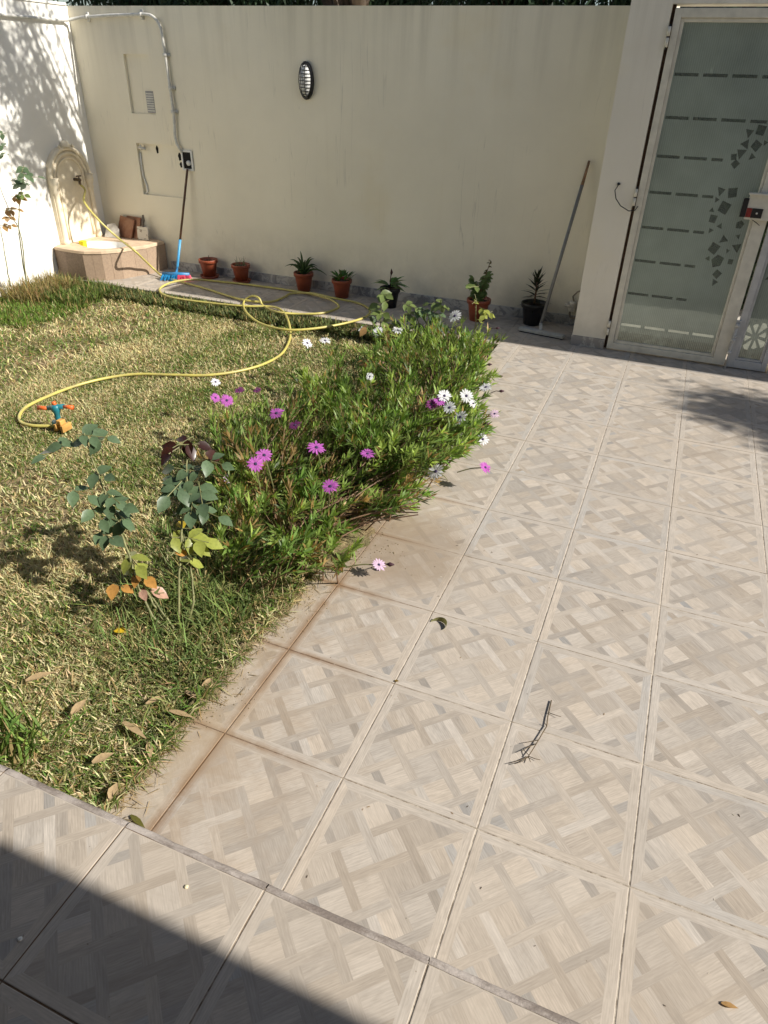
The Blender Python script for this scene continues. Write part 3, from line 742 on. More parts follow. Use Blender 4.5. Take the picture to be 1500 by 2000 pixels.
for yc in (10.27, 11.37):
    mb = MB(); mb.lathe([(.075, .0), (.095, .04), (.07, .09), (.062, .14), (.055, 1.0), (.06, 1.08), (.085, 1.13), (.065, 1.17), (.10, 1.27), (.11, 1.33), (.09, 1.36), (.12, 1.42)], (-11.07, yc, H0), 14, cap1=True)
    mb.part('half_column', M_STONE, ft, True)
mb = MB(); mb.lathe([(.11, -.05), (.10, .02), (.05, .07), (.0, .09)], (-11.08, 10.82, 2.74), 12)
for k in range(5): mb.lathe([(.0, -.04), (.04, 0), (.0, .06)], (-11.06, 10.62+.1*k, 2.72-.015*abs(k-2)), 8)
mb.part('crest_carving', M_STONE, ft, True)
TAPP = Vector((-10.98, 10.93, 1.98))
tp2 = MB(); tp2.tube([(-11.1, 10.93, 2.0), (-10.92, 10.93, 2.0)], .035, 8); tp2.tube([(-10.95, 10.93, 2.0), (-10.95, 10.93, 1.9)], .03, 8); tp2.tube([(-10.95, 10.86, 2.08), (-10.95, 11.0, 2.08)], .018, 6); tp2.tube([(-10.95, 10.93, 2.0), (-10.95, 10.93, 2.09)], .015, 6)
tp2.part('tap', surf('dull_brass', (.16, .12, .08), .45, .3, 20, .2, metal=.6), ft, True)
# things standing on the ledge
M_RUST = surf('rust_brown_tile', (.23, .085, .04), .6, .2, 8, .3, col2=(.40, .22, .13))
def slab(cx_, cy_, z, wd, ht, th, rz, lean, mat, label, name, cut=None, group=None, cat='tile'):
    o = thing(name, label, cat, (cx_, cy_, z), group) if False else None
    mb = MB(); poly = cut or [(-.5, 0), (.5, 0), (.5, 1), (-.5, 1)]
    vs = [(x*wd, -th/2, q*ht) for x, q in poly]+[(x*wd, th/2, q*ht) for x, q in poly]; k = len(poly)
    mb.add(vs, [tuple(range(k)), tuple(range(2*k-1, k-1, -1))]+[(i, (i+1) % k+0, (i+1) % k+k, i+k)[::-1] for i in range(k)])
    mb.xform(Matrix.Translation((cx_, cy_, z)) @ Matrix.Rotation(rz, 4, 'Z') @ Matrix.Rotation(-lean, 4, 'X'))
    return solo(mb, name, mat, label, cat, group=group)
slab(-10.42, 11.52, H0, .50, .50, .03, -.10, .40, M_RUST, 'rust-brown ceramic tile leaning in front on the fountain ledge', 'loose_tile', [(-.5, 0), (.47, .0), (.52, .88), (.1, .95), (-.45, 1.02)])
slab(-10.27, 11.60, H0, .50, .50, .03, -.16, .36, M_RUST, 'second rust-brown tile half hidden behind the front one', 'loose_tile')
slab(-10.66, 11.36, H0, .42, .36, .035, .12, .5, surf('pale_fragment', (.50, .47, .42), .8, .2, 20, .4), 'pale broken stone fragment propped beside the brown tiles', 'stone_fragment', [(-.5, 0), (.5, 0), (.36, .62), (.05, 1), (-.42, .86)], cat='stone')
tw = thing('trowel', 'plaster-spattered white trowel with dark handle standing on the fountain ledge', 'trowel', (-9.58, 11.60, H0))
mb = MB(); mb.box((-9.73, 11.52, H0), (-9.43, 11.57, H0+.30), .008); mb.xform(Matrix.Translation((-.28, 0, 0)) @ Matrix.Translation((-9.58, 11.55, H0)) @ Matrix.Rotation(.1, 4, 'Z') @ Matrix.Rotation(-.15, 4, 'X') @ Matrix.Translation((9.58, -11.55, -H0)))
m, t, b = newmat('spattered_white'); c = mixc(t, (.66, .62, .53), (.13, .09, .05), maprange(t, noise(t, pos(t), 42, 4, .6), .58, .64)); t.links.new(c, b.inputs['Base Color']); b.inputs['Roughness'].default_value = .8
mb.part('blade', m, tw)
mb = MB(); mb.tube([(-9.86, 11.58, H0+.28), (-9.855, 11.62, H0+.38), (-9.85, 11.64, H0+.44), (-9.83, 11.62, H0+.56)], [.02, .026, .034, .022], 8); mb.part('handle', surf('worn_handle', (.12, .10, .08), .6, .4, 30), tw, True)
mb = MB(); mb.box((-10.83, 10.40, H0-.27), (-10.68, 10.52, H0-.12), .02); a = WX(153, 470, -10.3)
mb.xform(Matrix.Translation((-.0, .0, .20)))
solo(mb, 'sponge', surf('yellow_sponge', (.75, .65, .02), .9, .15, 60, .6), 'small bright yellow sponge lying in the white basin', 'sponge')

# ================================================================== HOSE AND SPRINKLER
def catmull(P, sub=8):
    P = [Vector(p) for p in P]; out = []
    for i in range(len(P)-1):
        a, b_, c, d = P[max(i-1, 0)], P[i], P[i+1], P[min(i+2, len(P)-1)]
        for k in range(sub):
            t_ = k/sub; out.append(.5*((2*b_)+(c-a)*t_+(2*a-5*b_+4*c-d)*t_*t_+(3*b_-a-3*c+d)*t_**3))
    out.append(P[-1]); return out
def rest(x, y, lift=.0):
    for z in (.034,):
        p = G(x, y, z+lift)
        if p.y > 9.83 or p.x > EDGE: return p
    p = G(x, y, .034)
    p2 = G(x, y, float(lawn_z(p.x, p.y))+.058+lift)
    if p2.y > 8.7: p2 = G(x, y, float(lawn_z(p.x, p.y))+.17+lift)
    f_ = min(1, max(0, (9.9-p.y)/.35)); return p*(1-f_)+p2*f_
hp = [TAPP+Vector((.03, 0, -.08)), Vector((-10.86, 10.96, 1.78)), WX(165, 395, -10.55), WX(195, 432, -10.2), WX(232, 466, -9.88), G(262, 489, H0+.045), G(280, 506, .45), G(299, 524, .16), G(318, 540, .04)]
hseg = [(345, 548, 0), (400, 563, 0), (450, 579, 0), (490, 588, .03), (530, 589, 0), (555, 580, 0), (570, 573, .0), (610, 573, .05), (650, 582, .06), (700, 592, .0), (722, 605, 0), (715, 618, 0), (680, 630, .02), (620, 641, 0), (560, 644, 0), (510, 632, 0), (481, 610, .06), (476, 590, .08), (492, 578, .12), (506, 583, .12),
        (514, 597, .07), (540, 609, .06), (580, 613, 0), (625, 612, 0), (655, 604, 0), (661, 596, .02), (640, 583, .06), (590, 571, .0), (510, 559, 0), (440, 551, 0), (380, 546, .03), (337, 551, .07), (313, 563, .02), (317, 574, 0), (345, 583, 0), (420, 593, 0), (480, 598, .02), (530, 599, .06), (552, 608, .04), (564, 630, .03), (567, 655, 0),
        (560, 677, 0), (545, 695, 0), (510, 713, 0), (460, 726, 0), (400, 733, 0), (330, 732, 0), (262, 731, 0), (200, 740, 0), (140, 756, 0), (82, 779, 0), (50, 796, 0), (38, 812, 0), (42, 825, 0), (62, 831, 0), (85, 832, 0), (108, 832, 0)]
hp += [rest(*q) for q in hseg]
mb = MB(); mb.tube(catmull(hp, 7), .0235, 10)
m, t, b = newmat('yellow_hose'); co = pos(t)
c = mixc(t, (.52, .46, .12), (.38, .32, .12), maprange(t, noise(t, co, 7, 6, .7), .42, .68)); t.links.new(c, b.inputs['Base Color']); b.inputs['Roughness'].default_value = .38
solo(mb, 'garden_hose', m, 'long yellow garden hose running from the fountain tap in loops to the sprinkler', 'hose', True)
gz_ = G(118, 835, -.03); sp_ = thing('sprinkler', 'turquoise and orange lawn sprinkler standing at the end of the hose', 'sprinkler', gz_)
g = Vector(gz_); M_TQ = surf('turquoise_plastic', (.015, .16, .20), .4, .15, 30, .05); M_OR = surf('orange_plastic', (.70, .14, .03), .4, .1, 30, .05)
mb = MB(); mb.lathe([(.07, 0), (.065, .06), (.035, .09), (.042, .22), (.06, .27), (.06, .33), (.03, .35)], g, 12, cap1=True); mb.tube([g+Vector((-.12, .02, .05)), g+Vector((0, 0, .05))], .04, 8); mb.part('body', M_TQ, sp_, True)
mb = MB()
mb.tube([g+Vector((-.12, -.02, .28)), g+Vector((.12, .04, .33))], .035, 8); mb.part('spray_head', M_TQ, sp_, True)
for s_ in (-1, 1):
    mb = MB(); a = g+Vector((.12*s_, .03*s_, .305+.025*s_)); mb.tube([a, a+Vector((.14*s_, .03*s_, .0))], [.024, .034], 10); mb.part('nozzle', M_OR, sp_, True)
mb = MB(); mb.tube([g+Vector((-.0, 0, .34)), g+Vector((-.02, 0, .39))], .03, 8); mb.part('cap', M_OR, sp_, True)
M_TAN = surf('faded_orange', (.55, .30, .08), .6, .25, 20)
mb = MB()
for s_ in (-1, 1): mb.box(g+Vector((.09+s_*.06-.02, -.12, 0)), g+Vector((.09+s_*.06+.02, .05, .10)), .005)
mb.box(g+Vector((.05, -.1, .09)), g+Vector((.13, 0, .16)), .01); mb.part('spike_base', M_TAN, sp_)

# ================================================================== BROOM AND SQUEEGEE
br = thing('broom', 'broom with rusty handle and blue and pink bristles against the wall', 'broom', (-8.5, 10.9, 0))
top = Vector((-8.46, 11.74, 2.32)); fo = G(346, 541, .02); fo = Vector((fo.x, fo.y, 0)); neck = G(346, 524, .16)
mid = top.lerp(neck, .72)
mb = MB(); mb.tube([top, mid], .026, 8); mb.part('handle', surf('rusty_handle', (.11, .05, .025), .6, .4, 12, .3), br, True)
mb = MB(); mb.tube([mid.lerp(top, .03), mid.lerp(neck, .9), neck], [.034, .032, .022], 10); mb.part('blue_sleeve', surf('blue_plastic', (.06, .30, .55), .4, .1, 20), br, True)
hv = (G(372, 540, .08)-G(315, 538, .08)); hv.z = 0; hl = hv.length; hv.normalize(); pv = Vector((hv.y, -hv.x, 0))
hc = G(344, 538, .10); hc.z = .13
mb = MB(); mb.tube([hc-hv*hl*.46, hc+hv*hl*.46], .045, 8); mb.tube([hc, neck], .03, 8); mb.part('head', surf('blue_head', (.03, .18, .38), .4), br, True)
for nm, a0, a1, mt in (('blue_bristles', -.5, .08, surf('blue_bristle', (.02, .25, .50), .6, .3, 90)), ('pink_bristles', .08, .5, surf('pink_bristle', (.72, .09, .16), .6, .3, 90))):
    mb = MB()
    for i in range(170):
        a = rng.uniform(a0, a1); b_ = rng.uniform(-.035, .035); p = hc+hv*a*hl*.92+pv*b_
        e = p+pv*(b_*2.4+.05+rng.uniform(-.03, .06))+hv*((a)*.10+rng.uniform(-.02, .02)); e.z = rng.uniform(.005, .03)
        mb.tube([p, p.lerp(e, .5)+Vector((0, 0, .01)), e], .006, 3, caps=False)
    mb.part(nm, mt, br, kind='stuff')
sq = thing('squeegee', 'grey floor squeegee with a long pole leaning on the wall beside the pilaster', 'squeegee', (.2, 10.9, 0))
top = WY(1151, 314, 11.76); b0 = G(1057, 632, .16); M_SQ = surf('grey_white_plastic', (.42, .42, .40), .5, .15, 14, .2)
p75 = top.lerp(b0, .14)
mb = MB(); mb.tube([p75, b0], .033, 10); mb.part('pole', surf('grey_pole', (.21, .21, .205), .35, .12, 14, .1), sq, True)
mb = MB(); mb.tube([top, p75], [.022, .03], 8); mb.part('pole_tip', surf('rusty_tip', (.22, .13, .07), .7, .35, 25), sq, True)
mb = MB(); mb.tube([b0, G(1056, 648, .05)], .036, 10); mb.part('socket', M_SQ, sq, True)
A, B_ = G(1015, 640, .06), G(1102, 657, .06); d = (B_-A); L = d.length; ang = math.atan2(d.y, d.x)
mb = MB(); mb.box((0, -.07, .02), (L, .07, .085), .012); mb.xform(Matrix.Translation((A.x, A.y, 0)) @ Matrix.Rotation(ang, 4, 'Z')); mb.part('head', M_SQ, sq)
mb = MB(); mb.box((.02, -.05, .0), (L-.02, -.02, .019)); mb.box((.02, .02, .0), (L-.02, .05, .019)); mb.xform(Matrix.Translation((A.x, A.y, 0)) @ Matrix.Rotation(ang, 4, 'Z')); mb.part('rubber_blade', M_BLACK, sq)

# ================================================================== POTS
M_TERRA = surf('terracotta_plastic', (.30, .07, .03), .45, .12, 6, .1, col2=(.22, .05, .022))
M_PSOIL = surf('pot_soil', (.05, .032, .02), 1, .5, 60, 1)
def pot(px, py, rr, hh, label, mat=M_TERRA, saucer=False, grp='potted plants along the garden wall'):
    b_ = G(px, py, 0); b_ = Vector((b_.x, b_.y+rr*.55, 0)); b_.y = min(b_.y, 11.72-rr)
    o = thing('potted_plant', label, 'potted plant', b_, grp)
    z0 = .03 if saucer else 0
    mb = MB(); mb.lathe([(rr*.64, z0), (rr*.88, z0+hh*.78), (rr*.9, z0+hh*.8), (rr, z0+hh*.805), (rr*1.02, z0+hh*.98), (rr, z0+hh), (rr*.94, z0+hh), (rr*.9, z0+hh*.85)], b_, 28, cap0=True)
    mb.part('pot', mat, o, True)
    mb = MB(); mb.lathe([(rr*.905, z0+hh*.86), (rr*.5, z0+hh*.885), (.001, z0+hh*.89)], b_, 16); mb.part('soil', M_PSOIL, o, True)
    if saucer:
        mb = MB(); mb.lathe([(rr*.8, .002), (rr*1.0, .06), (rr*1.03, .06), (rr*.85, .0)], b_, 28, cap0=True); mb.lathe([(rr*.83, .02), (.001, .02)], b_, 20); mb.part('saucer', M_TERRA, o, True)
    return o, b_, z0+hh*.88
GR = lambda: (rng.uniform(.05, .10), rng.uniform(.12, .2), rng.uniform(.03, .05))
o, c, z = pot(412, 541, .225, .40, 'nearly empty terracotta pot on a wet saucer, nearest the broom', saucer=True)
mb = MB(); mb.tube([c+Vector((.02, 0, z)), c+Vector((.01, .01, z+.08)), c+Vector((.03, 0, z+.13))], .008, 5); mb.part('twig', M_STEM, o)
o, c, z = pot(476, 549, .22, .38, 'terracotta pot of short sprouts on a saucer, between empty pot and aloe', saucer=True)
for k in range(9):
    a = k*.7; p = c+Vector((.11*cos(a), .10*sin(a), z)); mb = MB(); mb.tube([p, p+Vector((rng.uniform(-.02, .02), 0, .1)), p+Vector((rng.uniform(-.04, .04), 0, rng.uniform(.13, .22)))], [.008, .006, .002], 5); mb.part('sprout', M_GSTEM, o)
o, c, z = pot(590, 570, .225, .42, 'spiky green aloe in a terracotta pot between two smaller plants')
for k in range(17):
    a = k*2.399; el = .25+.9*(k/17); L = rng.uniform(.42, .62); d = Vector((cos(a)*cos(el), sin(a)*cos(el)*.8, sin(el)))
    pts = []; rs = []
    for i in range(8):
        t_ = i/7; q = c+Vector((0, 0, z))+d*L*t_+Vector((0, 0, .10*sin(t_*pi)-.12*t_*t_*(1-el*.6))); q.y = min(q.y, 11.76); pts.append(q); rs.append(max(.002, .038*(1-t_)**.8))
    mb = MB(); mb.tube(pts, rs, 6); mb.c = [(.085, .14, .05)]*len(mb.v); mb.part('leaf', M_LEAF, o, True, True)
o, c, z = pot(663, 583, .225, .40, 'low leafy succulent filling a terracotta pot right of the aloe')
for k in range(46):
    a = rng.uniform(0, 2*pi); r_ = .20*math.sqrt(rng.random()); p = c+Vector((r_*cos(a), r_*sin(a), z)); d = Vector((cos(a)*.7, sin(a)*.5, rng.uniform(.5, 1.3)))
    mb = MB() if k % 46 == 0 else mb; mb.leaf(p+Vector((0, 0, rng.uniform(0, .1))), d, Vector((0, 0, 1))-d*.2, rng.uniform(.12, .2), .06, .35, .2, GR())
stuff(mb.part('leaves', M_LEAF, o, True, True))
o, c, z = pot(757, 602, .22, .42, 'black pot of pale arching leaves with one dark bud by the hose', mat=M_BLACK)
for k in range(26):
    a = rng.uniform(0, 2*pi); d = Vector((cos(a), sin(a)*.6, rng.uniform(.15, .6))); p = c+Vector((0, 0, z+rng.uniform(.02, .12)))
    mb = MB(); mb.leaf(p+d*.06, d, Vector((0, 0, 1)), rng.uniform(.22, .38), .085, .35, .2, (rng.uniform(.12, .2), rng.uniform(.22, .3), rng.uniform(.07, .12))); mb.part('leaf', M_LEAF, o, True, True)
mb = MB(); mb.tube([c+Vector((0, 0, z)), c+Vector((0, 0, z+.25)), c+Vector((.01, 0, z+.33))], .01, 5); mb.tube([c+Vector((.01, 0, z+.3)), c+Vector((.02, 0, z+.36)), c+Vector((.01, 0, z+.44))], [.01, .03, .004], 6); mb.part('flower_bud', surf('dark_bud', (.05, .012, .01), .6), o, True)
o, c, z = pot(928, 628, .245, .44, 'bushy trailing ivy in a terracotta pot right of the white daisies')
for k in range(7):
    a = rng.uniform(0, 2*pi); L = rng.uniform(.3, .62); e = Vector((cos(a)*.18, sin(a)*.12, L)); 
    if k == 0: e = Vector((.16, .0, .82))
    mb = MB(); P3 = catmull([c+Vector((0, 0, z)), c+Vector((0, 0, z))+e*.5+Vector((rng.uniform(-.05, .05), 0, 0)), c+Vector((0, 0, z))+e], 6); mb.tube(P3, .008, 5)
    mb.part('stem', M_STEM, o)
    for q in P3[2:]:
        for _ in range(3 if k else 2):
            d = Vector((rng.uniform(-1, 1), rng.uniform(-1, .3), rng.uniform(-.5, .5))); g_ = rng.uniform(.8, 1.2)
            mb = MB(); mb.leaf(q, d, Vector((rng.uniform(-.4, .4), -.6, 1)), rng.uniform(.08, .14) * (.6 if k == 0 else 1), .07 * (.5 if k == 0 else 1), .2, .15, (.16*g_, .23*g_, .08*g_) if k else (.14, .12, .05)); mb.part('leaf', M_LEAF, o, True, True)
o, c, z = pot(1035, 636, .26, .44, 'dark lance-leaved plant in a black pot behind the squeegee head', mat=M_BLACK)
mb = MB(); mb.tube([c+Vector((0, 0, z)), c+Vector((.0, 0, z+.55))], .02, 6); mb.part('stem', M_STEM, o, True)
for k in range(46):
    t_ = k/45; a = k*2.399; el = -.25+1.35*t_; d = Vector((cos(a)*cos(el), sin(a)*cos(el)*.7, sin(el))); p = c+Vector((0, 0, z+.02+.52*t_))
    mb = MB(); mb.leaf(p, d, Vector((0, 0, 1)), rng.uniform(.30, .40)*(1-.35*t_), .05, .25*(1-t_), .15, (.028, .036, .018), shape='lance'); mb.part('leaf', M_LEAF, o, True, True)

# ================================================================== DAISY BUSHES
def inpoly(x, y, P):
    c = False; j = len(P)-1
    for i in range(len(P)):
        if (P[i][1] > y) != (P[j][1] > y) and x < (P[j][0]-P[i][0])*(y-P[i][1])/(P[j][1]-P[i][1])+P[i][0]: c = not c
        j = i
    return c
def samp(P):
    x0, x1 = min(p[0] for p in P), max(p[0] for p in P); y0, y1 = min(p[1] for p in P), max(p[1] for p in P)
    while True:
        x, y = rng.uniform(x0, x1), rng.uniform(y0, y1)
        if inpoly(x, y, P): return x, y
def bush(name, label, poly, zr, roots, nshoot, dry=0., extra=()):
    o = thing(name, label, 'flower bush', roots[0]); st = MB(); lf = MB()
    jobs = [(poly, zr)]*nshoot
    for ep, ez, en in extra: jobs += [(ep, ez)]*en
    for k, (pl, zz) in enumerate(jobs):
        x, y = samp(pl); zt = rng.uniform(*zz); tip = G(x, y, zt)
        root = Vector(min(roots, key=lambda r: (Vector(r)-tip).length+rng.uniform(0, .5)))
        root = root.lerp(Vector((tip.x, tip.y, root.z)), rng.uniform(.1, .75)) + Vector((rng.uniform(-.15, .15), rng.uniform(-.15, .15), 0))
        mid = root.lerp(tip, .5)+Vector((rng.uniform(-.06, .06), rng.uniform(-.06, .06), .04+.1*rng.random()))
        C = catmull([root, mid, tip], 6); st.tube(C, [max(.003, .011*(1-i/len(C))) for i in range(len(C))], 4, caps=False)
        isdry = rng.random() < dry
        hue = rng.random(); dk = .5 if rng.random() < .3 else 1; base = ((.13+.16*hue)*dk, (.225+.15*hue)*dk, (.05+.04*hue)*dk)
        if isdry: base = (.30, .21, .09)
        nl = rng.randint(17, 25); ax = (C[-1]-C[-4]).normalized()
        for i in range(nl):
            t_ = 1-(i/nl)**1.3*.72; f_ = t_*(len(C)-1); a = int(f_); b2 = min(a+1, len(C)-1); p = C[a].lerp(C[b2], f_-a)
            ph = i*2.399+k; s1 = ax.orthogonal().normalized(); s2 = ax.cross(s1)
            rad_ = s1*cos(ph)+s2*sin(ph); d = ax*rng.uniform(.6, 1.1)+Vector((0, 0, .25))+rad_*rng.uniform(.35, .75); d.normalize()
            g_ = rng.uniform(.7, 1.3)*(1 if i > 5 else 1.25); L = rng.uniform(.12, .23)*(1 if i > 3 else .75)
            col = (base[0]*g_, base[1]*g_, base[2]*g_) if rng.random() > .05+.3*(i/nl)*dry else (.33*g_, .22*g_, .08*g_)
            lf.qleaf(p, d, (rad_*-.3+ax+Vector((0, 0, .3))).normalized(), L, rng.uniform(.018, .034), rng.uniform(-.05, .3), col)
    stuff(st.part('stems', M_STEM, o, False)); stuff(lf.part('foliage', M_LEAF, o, False, True))
    return o
polyA = [(395, 830), (440, 800), (520, 790), (600, 770), (660, 790), (700, 850), (700, 930), (680, 1010), (700, 1070), (660, 1110), (590, 1110), (520, 1060), (450, 1080), (410, 1020), (420, 950), (385, 900)]
polyB = [(560, 740), (650, 690), (740, 650), (830, 640), (900, 640), (972, 660), (958, 700), (952, 770), (946, 840), (912, 890), (860, 905), (800, 900), (740, 880), (680, 870), (620, 800)]
polyD = [(690, 900), (790, 890), (870, 910), (860, 945), (825, 1000), (760, 1000), (700, 980)]
bA = bush('daisy_bush', 'green daisy bush with purple flowers spilling over the lawn corner', polyA, (.12, .62), [(-1.3, 2.0, -.08), (-1.0, 2.7, -.08), (-1.6, 3.0, -.08), (-1.1, 1.5, -.08), (-.6, 2.5, -.06)], 230, .14, [([(380, 800), (470, 770), (560, 760), (650, 800), (600, 860), (430, 860)], (.35, .7), 30)])
bB = bush('daisy_bush', 'tall green daisy bush with white flowers leaning over the paving edge', polyB, (.25, .85), [(-.8, 4.3, -.08), (-.6, 5.2, -.08), (-1.2, 5.2, -.08), (-.7, 6.4, -.1), (-1.7, 5.6, -.1), (-.6, 7.6, -.1)], 380, .05, [([(700, 640), (860, 600), (965, 645), (985, 665), (900, 690), (760, 690)], (.45, 1.0), 60), ([(940, 680), (975, 720), (968, 800), (955, 860), (900, 900), (900, 700)], (.2, .6), 50)])
bD = bush('daisy_bush', 'sparse lower shoots of the daisy bush with bare brown stems over the tiles', polyD, (.08, .5), [(-.75, 3.0, -.06), (-.7, 3.4, -.06), (-.8, 3.8, -.06)], 64, .12)
polyE = [(355, 930), (430, 940), (480, 1090), (560, 1130), (560, 1190), (470, 1230), (420, 1150), (400, 1050)]
# bare woody stems in front
mb = MB()
for k in range(70):
    a = Vector((rng.uniform(-1.0, -.5), rng.uniform(2.2, 3.9), -.06)); x, y = rng.uniform(640, 850), rng.uniform(890, 1010); e = G(x, y, rng.uniform(.15, .5))
    mb.tube(catmull([a, a.lerp(e, .5)+Vector((0, 0, rng.uniform(0, .12))), e], 5), [.012-.0006*i for i in range(11)], 5, caps=False)
stuff(mb.part('woody_stems', M_STEM, bD))
# flowers: petals and a dark centre, each its own part
def flower(parent, px, py, z, r, kind, tilt=.5, face=None, stem=True):
    c = G(px, py, z); toc = (CAM-c).normalized()
    nrm = (Vector((0, 0, 1))*(1-tilt)+toc*tilt+Vector((rng.uniform(-.45, .45), rng.uniform(-.35, .35), 0))).normalized(); r *= rng.uniform(.85, 1.08)
    if face: nrm = Vector(face).normalized()
    s1 = nrm.orthogonal().normalized(); s2 = nrm.cross(s1); mb = MB(); np_ = rng.randint(13, 16)
    for k in range(np_):
        a = 2*pi*k/np_+rng.uniform(-.06, .06); d = s1*cos(a)+s2*sin(a)
        if kind == 'white': col = (.80, .80, .82)
        elif kind == 'purple': v = rng.uniform(.85, 1.1); col = (.50*v, .13*v, .48*v)
        elif kind == 'dark': col = (.20, .04, .16)
        else: col = (.68, .50, .66)
        mb.leaf(c+d*r*.13, (d+nrm*.12).normalized(), nrm, r*rng.uniform(.78, .98), r*.27, rng.uniform(-.05, .35), .15, col, shape='obl')
    f_ = mb.part('flower', M_PETAL, parent, False, True)
    mb = MB(); q = Matrix.Translation(c) @ nrm.to_track_quat('Z', 'Y').to_matrix().to_4x4()
    mb.lathe([(r*.20, 0), (r*.19, r*.06), (r*.1, r*.1), (.0005, r*.11)], (0, 0, 0), 12, cap0=True); mb.xform(q)
    mb.part('flower_centre', M_CEN, f_, True)
    if stem:
        b_ = c+Vector((rng.uniform(-.1, .1), rng.uniform(0, .15), -max(.12, z*.55)))
        if c.x > -.15: b_ = Vector((c.x-rng.uniform(.3, .5), c.y+rng.uniform(-.1, .1), max(.06, c.z-.12)))
        mb = MB(); mb.tube(catmull([c-nrm*.01, c.lerp(b_, .5)+Vector((0, 0, .02)), b_], 4), .007, 5, caps=False); mb.part('flower_stalk', M_GSTEM, f_)
M_CEN = surf('flower_centre', (.035, .02, .07), .8, .4, 200, .5)
FA = [(421, 777, .5, .075, 'purple'), (443, 782, .55, .095, 'purple'), (467, 762, .4, .08, 'dark'), (502, 762, .4, .07, 'dark'), (540, 807, .55, .095, 'purple'), (576, 830, .45, .08, 'dark'), (499, 906, .65, .10, 'purple'),
      (516, 889, .65, .095, 'purple'), (618, 874, .6, .10, 'purple'), (718, 886, .5, .095, 'purple'), (645, 950, .6, .10, 'purple'), (445, 935, .3, .06, 'pale'), (421, 746, .45, .075, 'white'), (740, 1103, .02, .085, 'pale')]
for q in FA: flower(bA, q[0], q[1], q[2]+.13, *q[3:])
FB = [(600, 670, .5, .105, 'white'), (635, 665, .5, .10, 'white'), (708, 643, .4, .09, 'white'), (738, 647, .4, .10, 'white'), (777, 645, .5, .10, 'white'), (888, 617, .8, .12, 'white'), (868, 773, .75, .10, 'white'), (911, 773, .7, .10, 'white'),
      (878, 796, .7, .085, 'white'), (899, 815, .65, .09, 'white'), (949, 756, .6, .105, 'white'), (924, 788, .6, .065, 'white'), (943, 858, .4, .09, 'white'), (851, 921, .45, .10, 'white'), (966, 808, .3, .075, 'pale'), (948, 913, .2, .09, 'purple'),
      (858, 783, .7, .10, 'purple'), (843, 790, .65, .085, 'dark'), (722, 735, .6, .06, 'white')]
for q in FB: flower(bB, q[0], q[1], q[2]+.13, *q[3:])
# closed dark buds on the right flank
for (x, y, z) in ((968, 641, .35), (952, 712, .3), (948, 696, .3), (975, 764, .25), (973, 735, .25), (938, 838, .3), (945, 828, .3), (756, 1102, .10), (946, 748, .35)):
    p = G(x, y, z); mb = MB(); mb.tube([p-Vector((.16, .05, .06)), p-Vector((.05, 0, .005)), p], [.005, .006, .008], 5); mb.tube([p, p+Vector((.03, 0, .006)), p+Vector((.075, .01, .012))], [.01, .024, .006], 6); mb.part('flower_bud', surf('dark_bud2', (.045, .012, .02), .7), bB if y < 1000 else bA, True)

# ================================================================== ROSES
def rose(label, base, stems, clusters, cat='rose bush', plane=None, zfun=None, lsz=.15, grp=None):
    """stems: pixel polylines; clusters: (px, py, n, colour key)"""
    o = thing('rose_bush', label, cat, base, grp)
    def at(x, y): return WY(x, y, plane) if plane is not None else G(x, y, zfun(y))
    for s_ in stems:
        P3 = [Vector(base)+Vector((rng.uniform(-.04, .04), 0, 0)) if q == 'base' else at(*q) for q in s_]; C = catmull(P3, 6); C = [q+Vector((rng.uniform(-.008, .008), rng.uniform(-.008, .008), 0)) for q in C]
        mb = MB(); mb.tube(C, [.0135-.008*i/len(C) for i in range(len(C))], 6)
        for i in range(2, len(C)-1):
            a = rng.uniform(0, 6.28); mb.tube([C[i], C[i]+Vector((cos(a)*.026, sin(a)*.026, .008))], [.006, .001], 3)
        mb.part('stem', M_GSTEM, o, True)
    for x, y, n, ck in clusters:
        c = at(x, y); dirn = rng.uniform(0, 2*pi); ax = Vector((cos(dirn), sin(dirn)*.6, rng.uniform(-.25, .15))).normalized()
        mb = MB(); mb.tube([c-ax*.1, c+ax*.08*n*.5], .005, 4); mb.part('leaf_stalk', M_GSTEM, o)
        up = (Vector((0, 0, 1))*.7+(CAM-c).normalized()*.5).normalized()
        for i in range(n):
            k = i//2; sgn = 1 if i % 2 else -1
            if i == n-1 and n > 1: d = ax; p = c+ax*(.07*k+.05)
            else: d = (ax*.5+up.cross(ax)*sgn*.9).normalized(); p = c+ax*(.09*k-.03)
            g_ = rng.uniform(.8, 1.2)
            col = {'g': (.11, .165, .085), 'd': (.045, .014, .010), 'y': (.30, .33, .07), 'o': (.45, .23, .06), 'p': (.45, .27, .20), 'Y': (.55, .40, .03), 'l': (.15, .20, .06), 'b': (.30, .18, .07)}[ck]
            L = lsz*rng.uniform(.85, 1.25)
            mb = MB(); mb.leaf(p, d+Vector((0, 0, rng.uniform(-.4, .1))), up+Vector((rng.uniform(-.4, .4), rng.uniform(-.4, .4), 0)), L, L*.66, .2, .22, tuple(q*g_ for q in col)); mb.part('leaf', M_ROSE, o, True, True)
    return o
zf = lambda y: max(0, (1240-y)/385*1.45)
base = G(345, 1243, -.05)
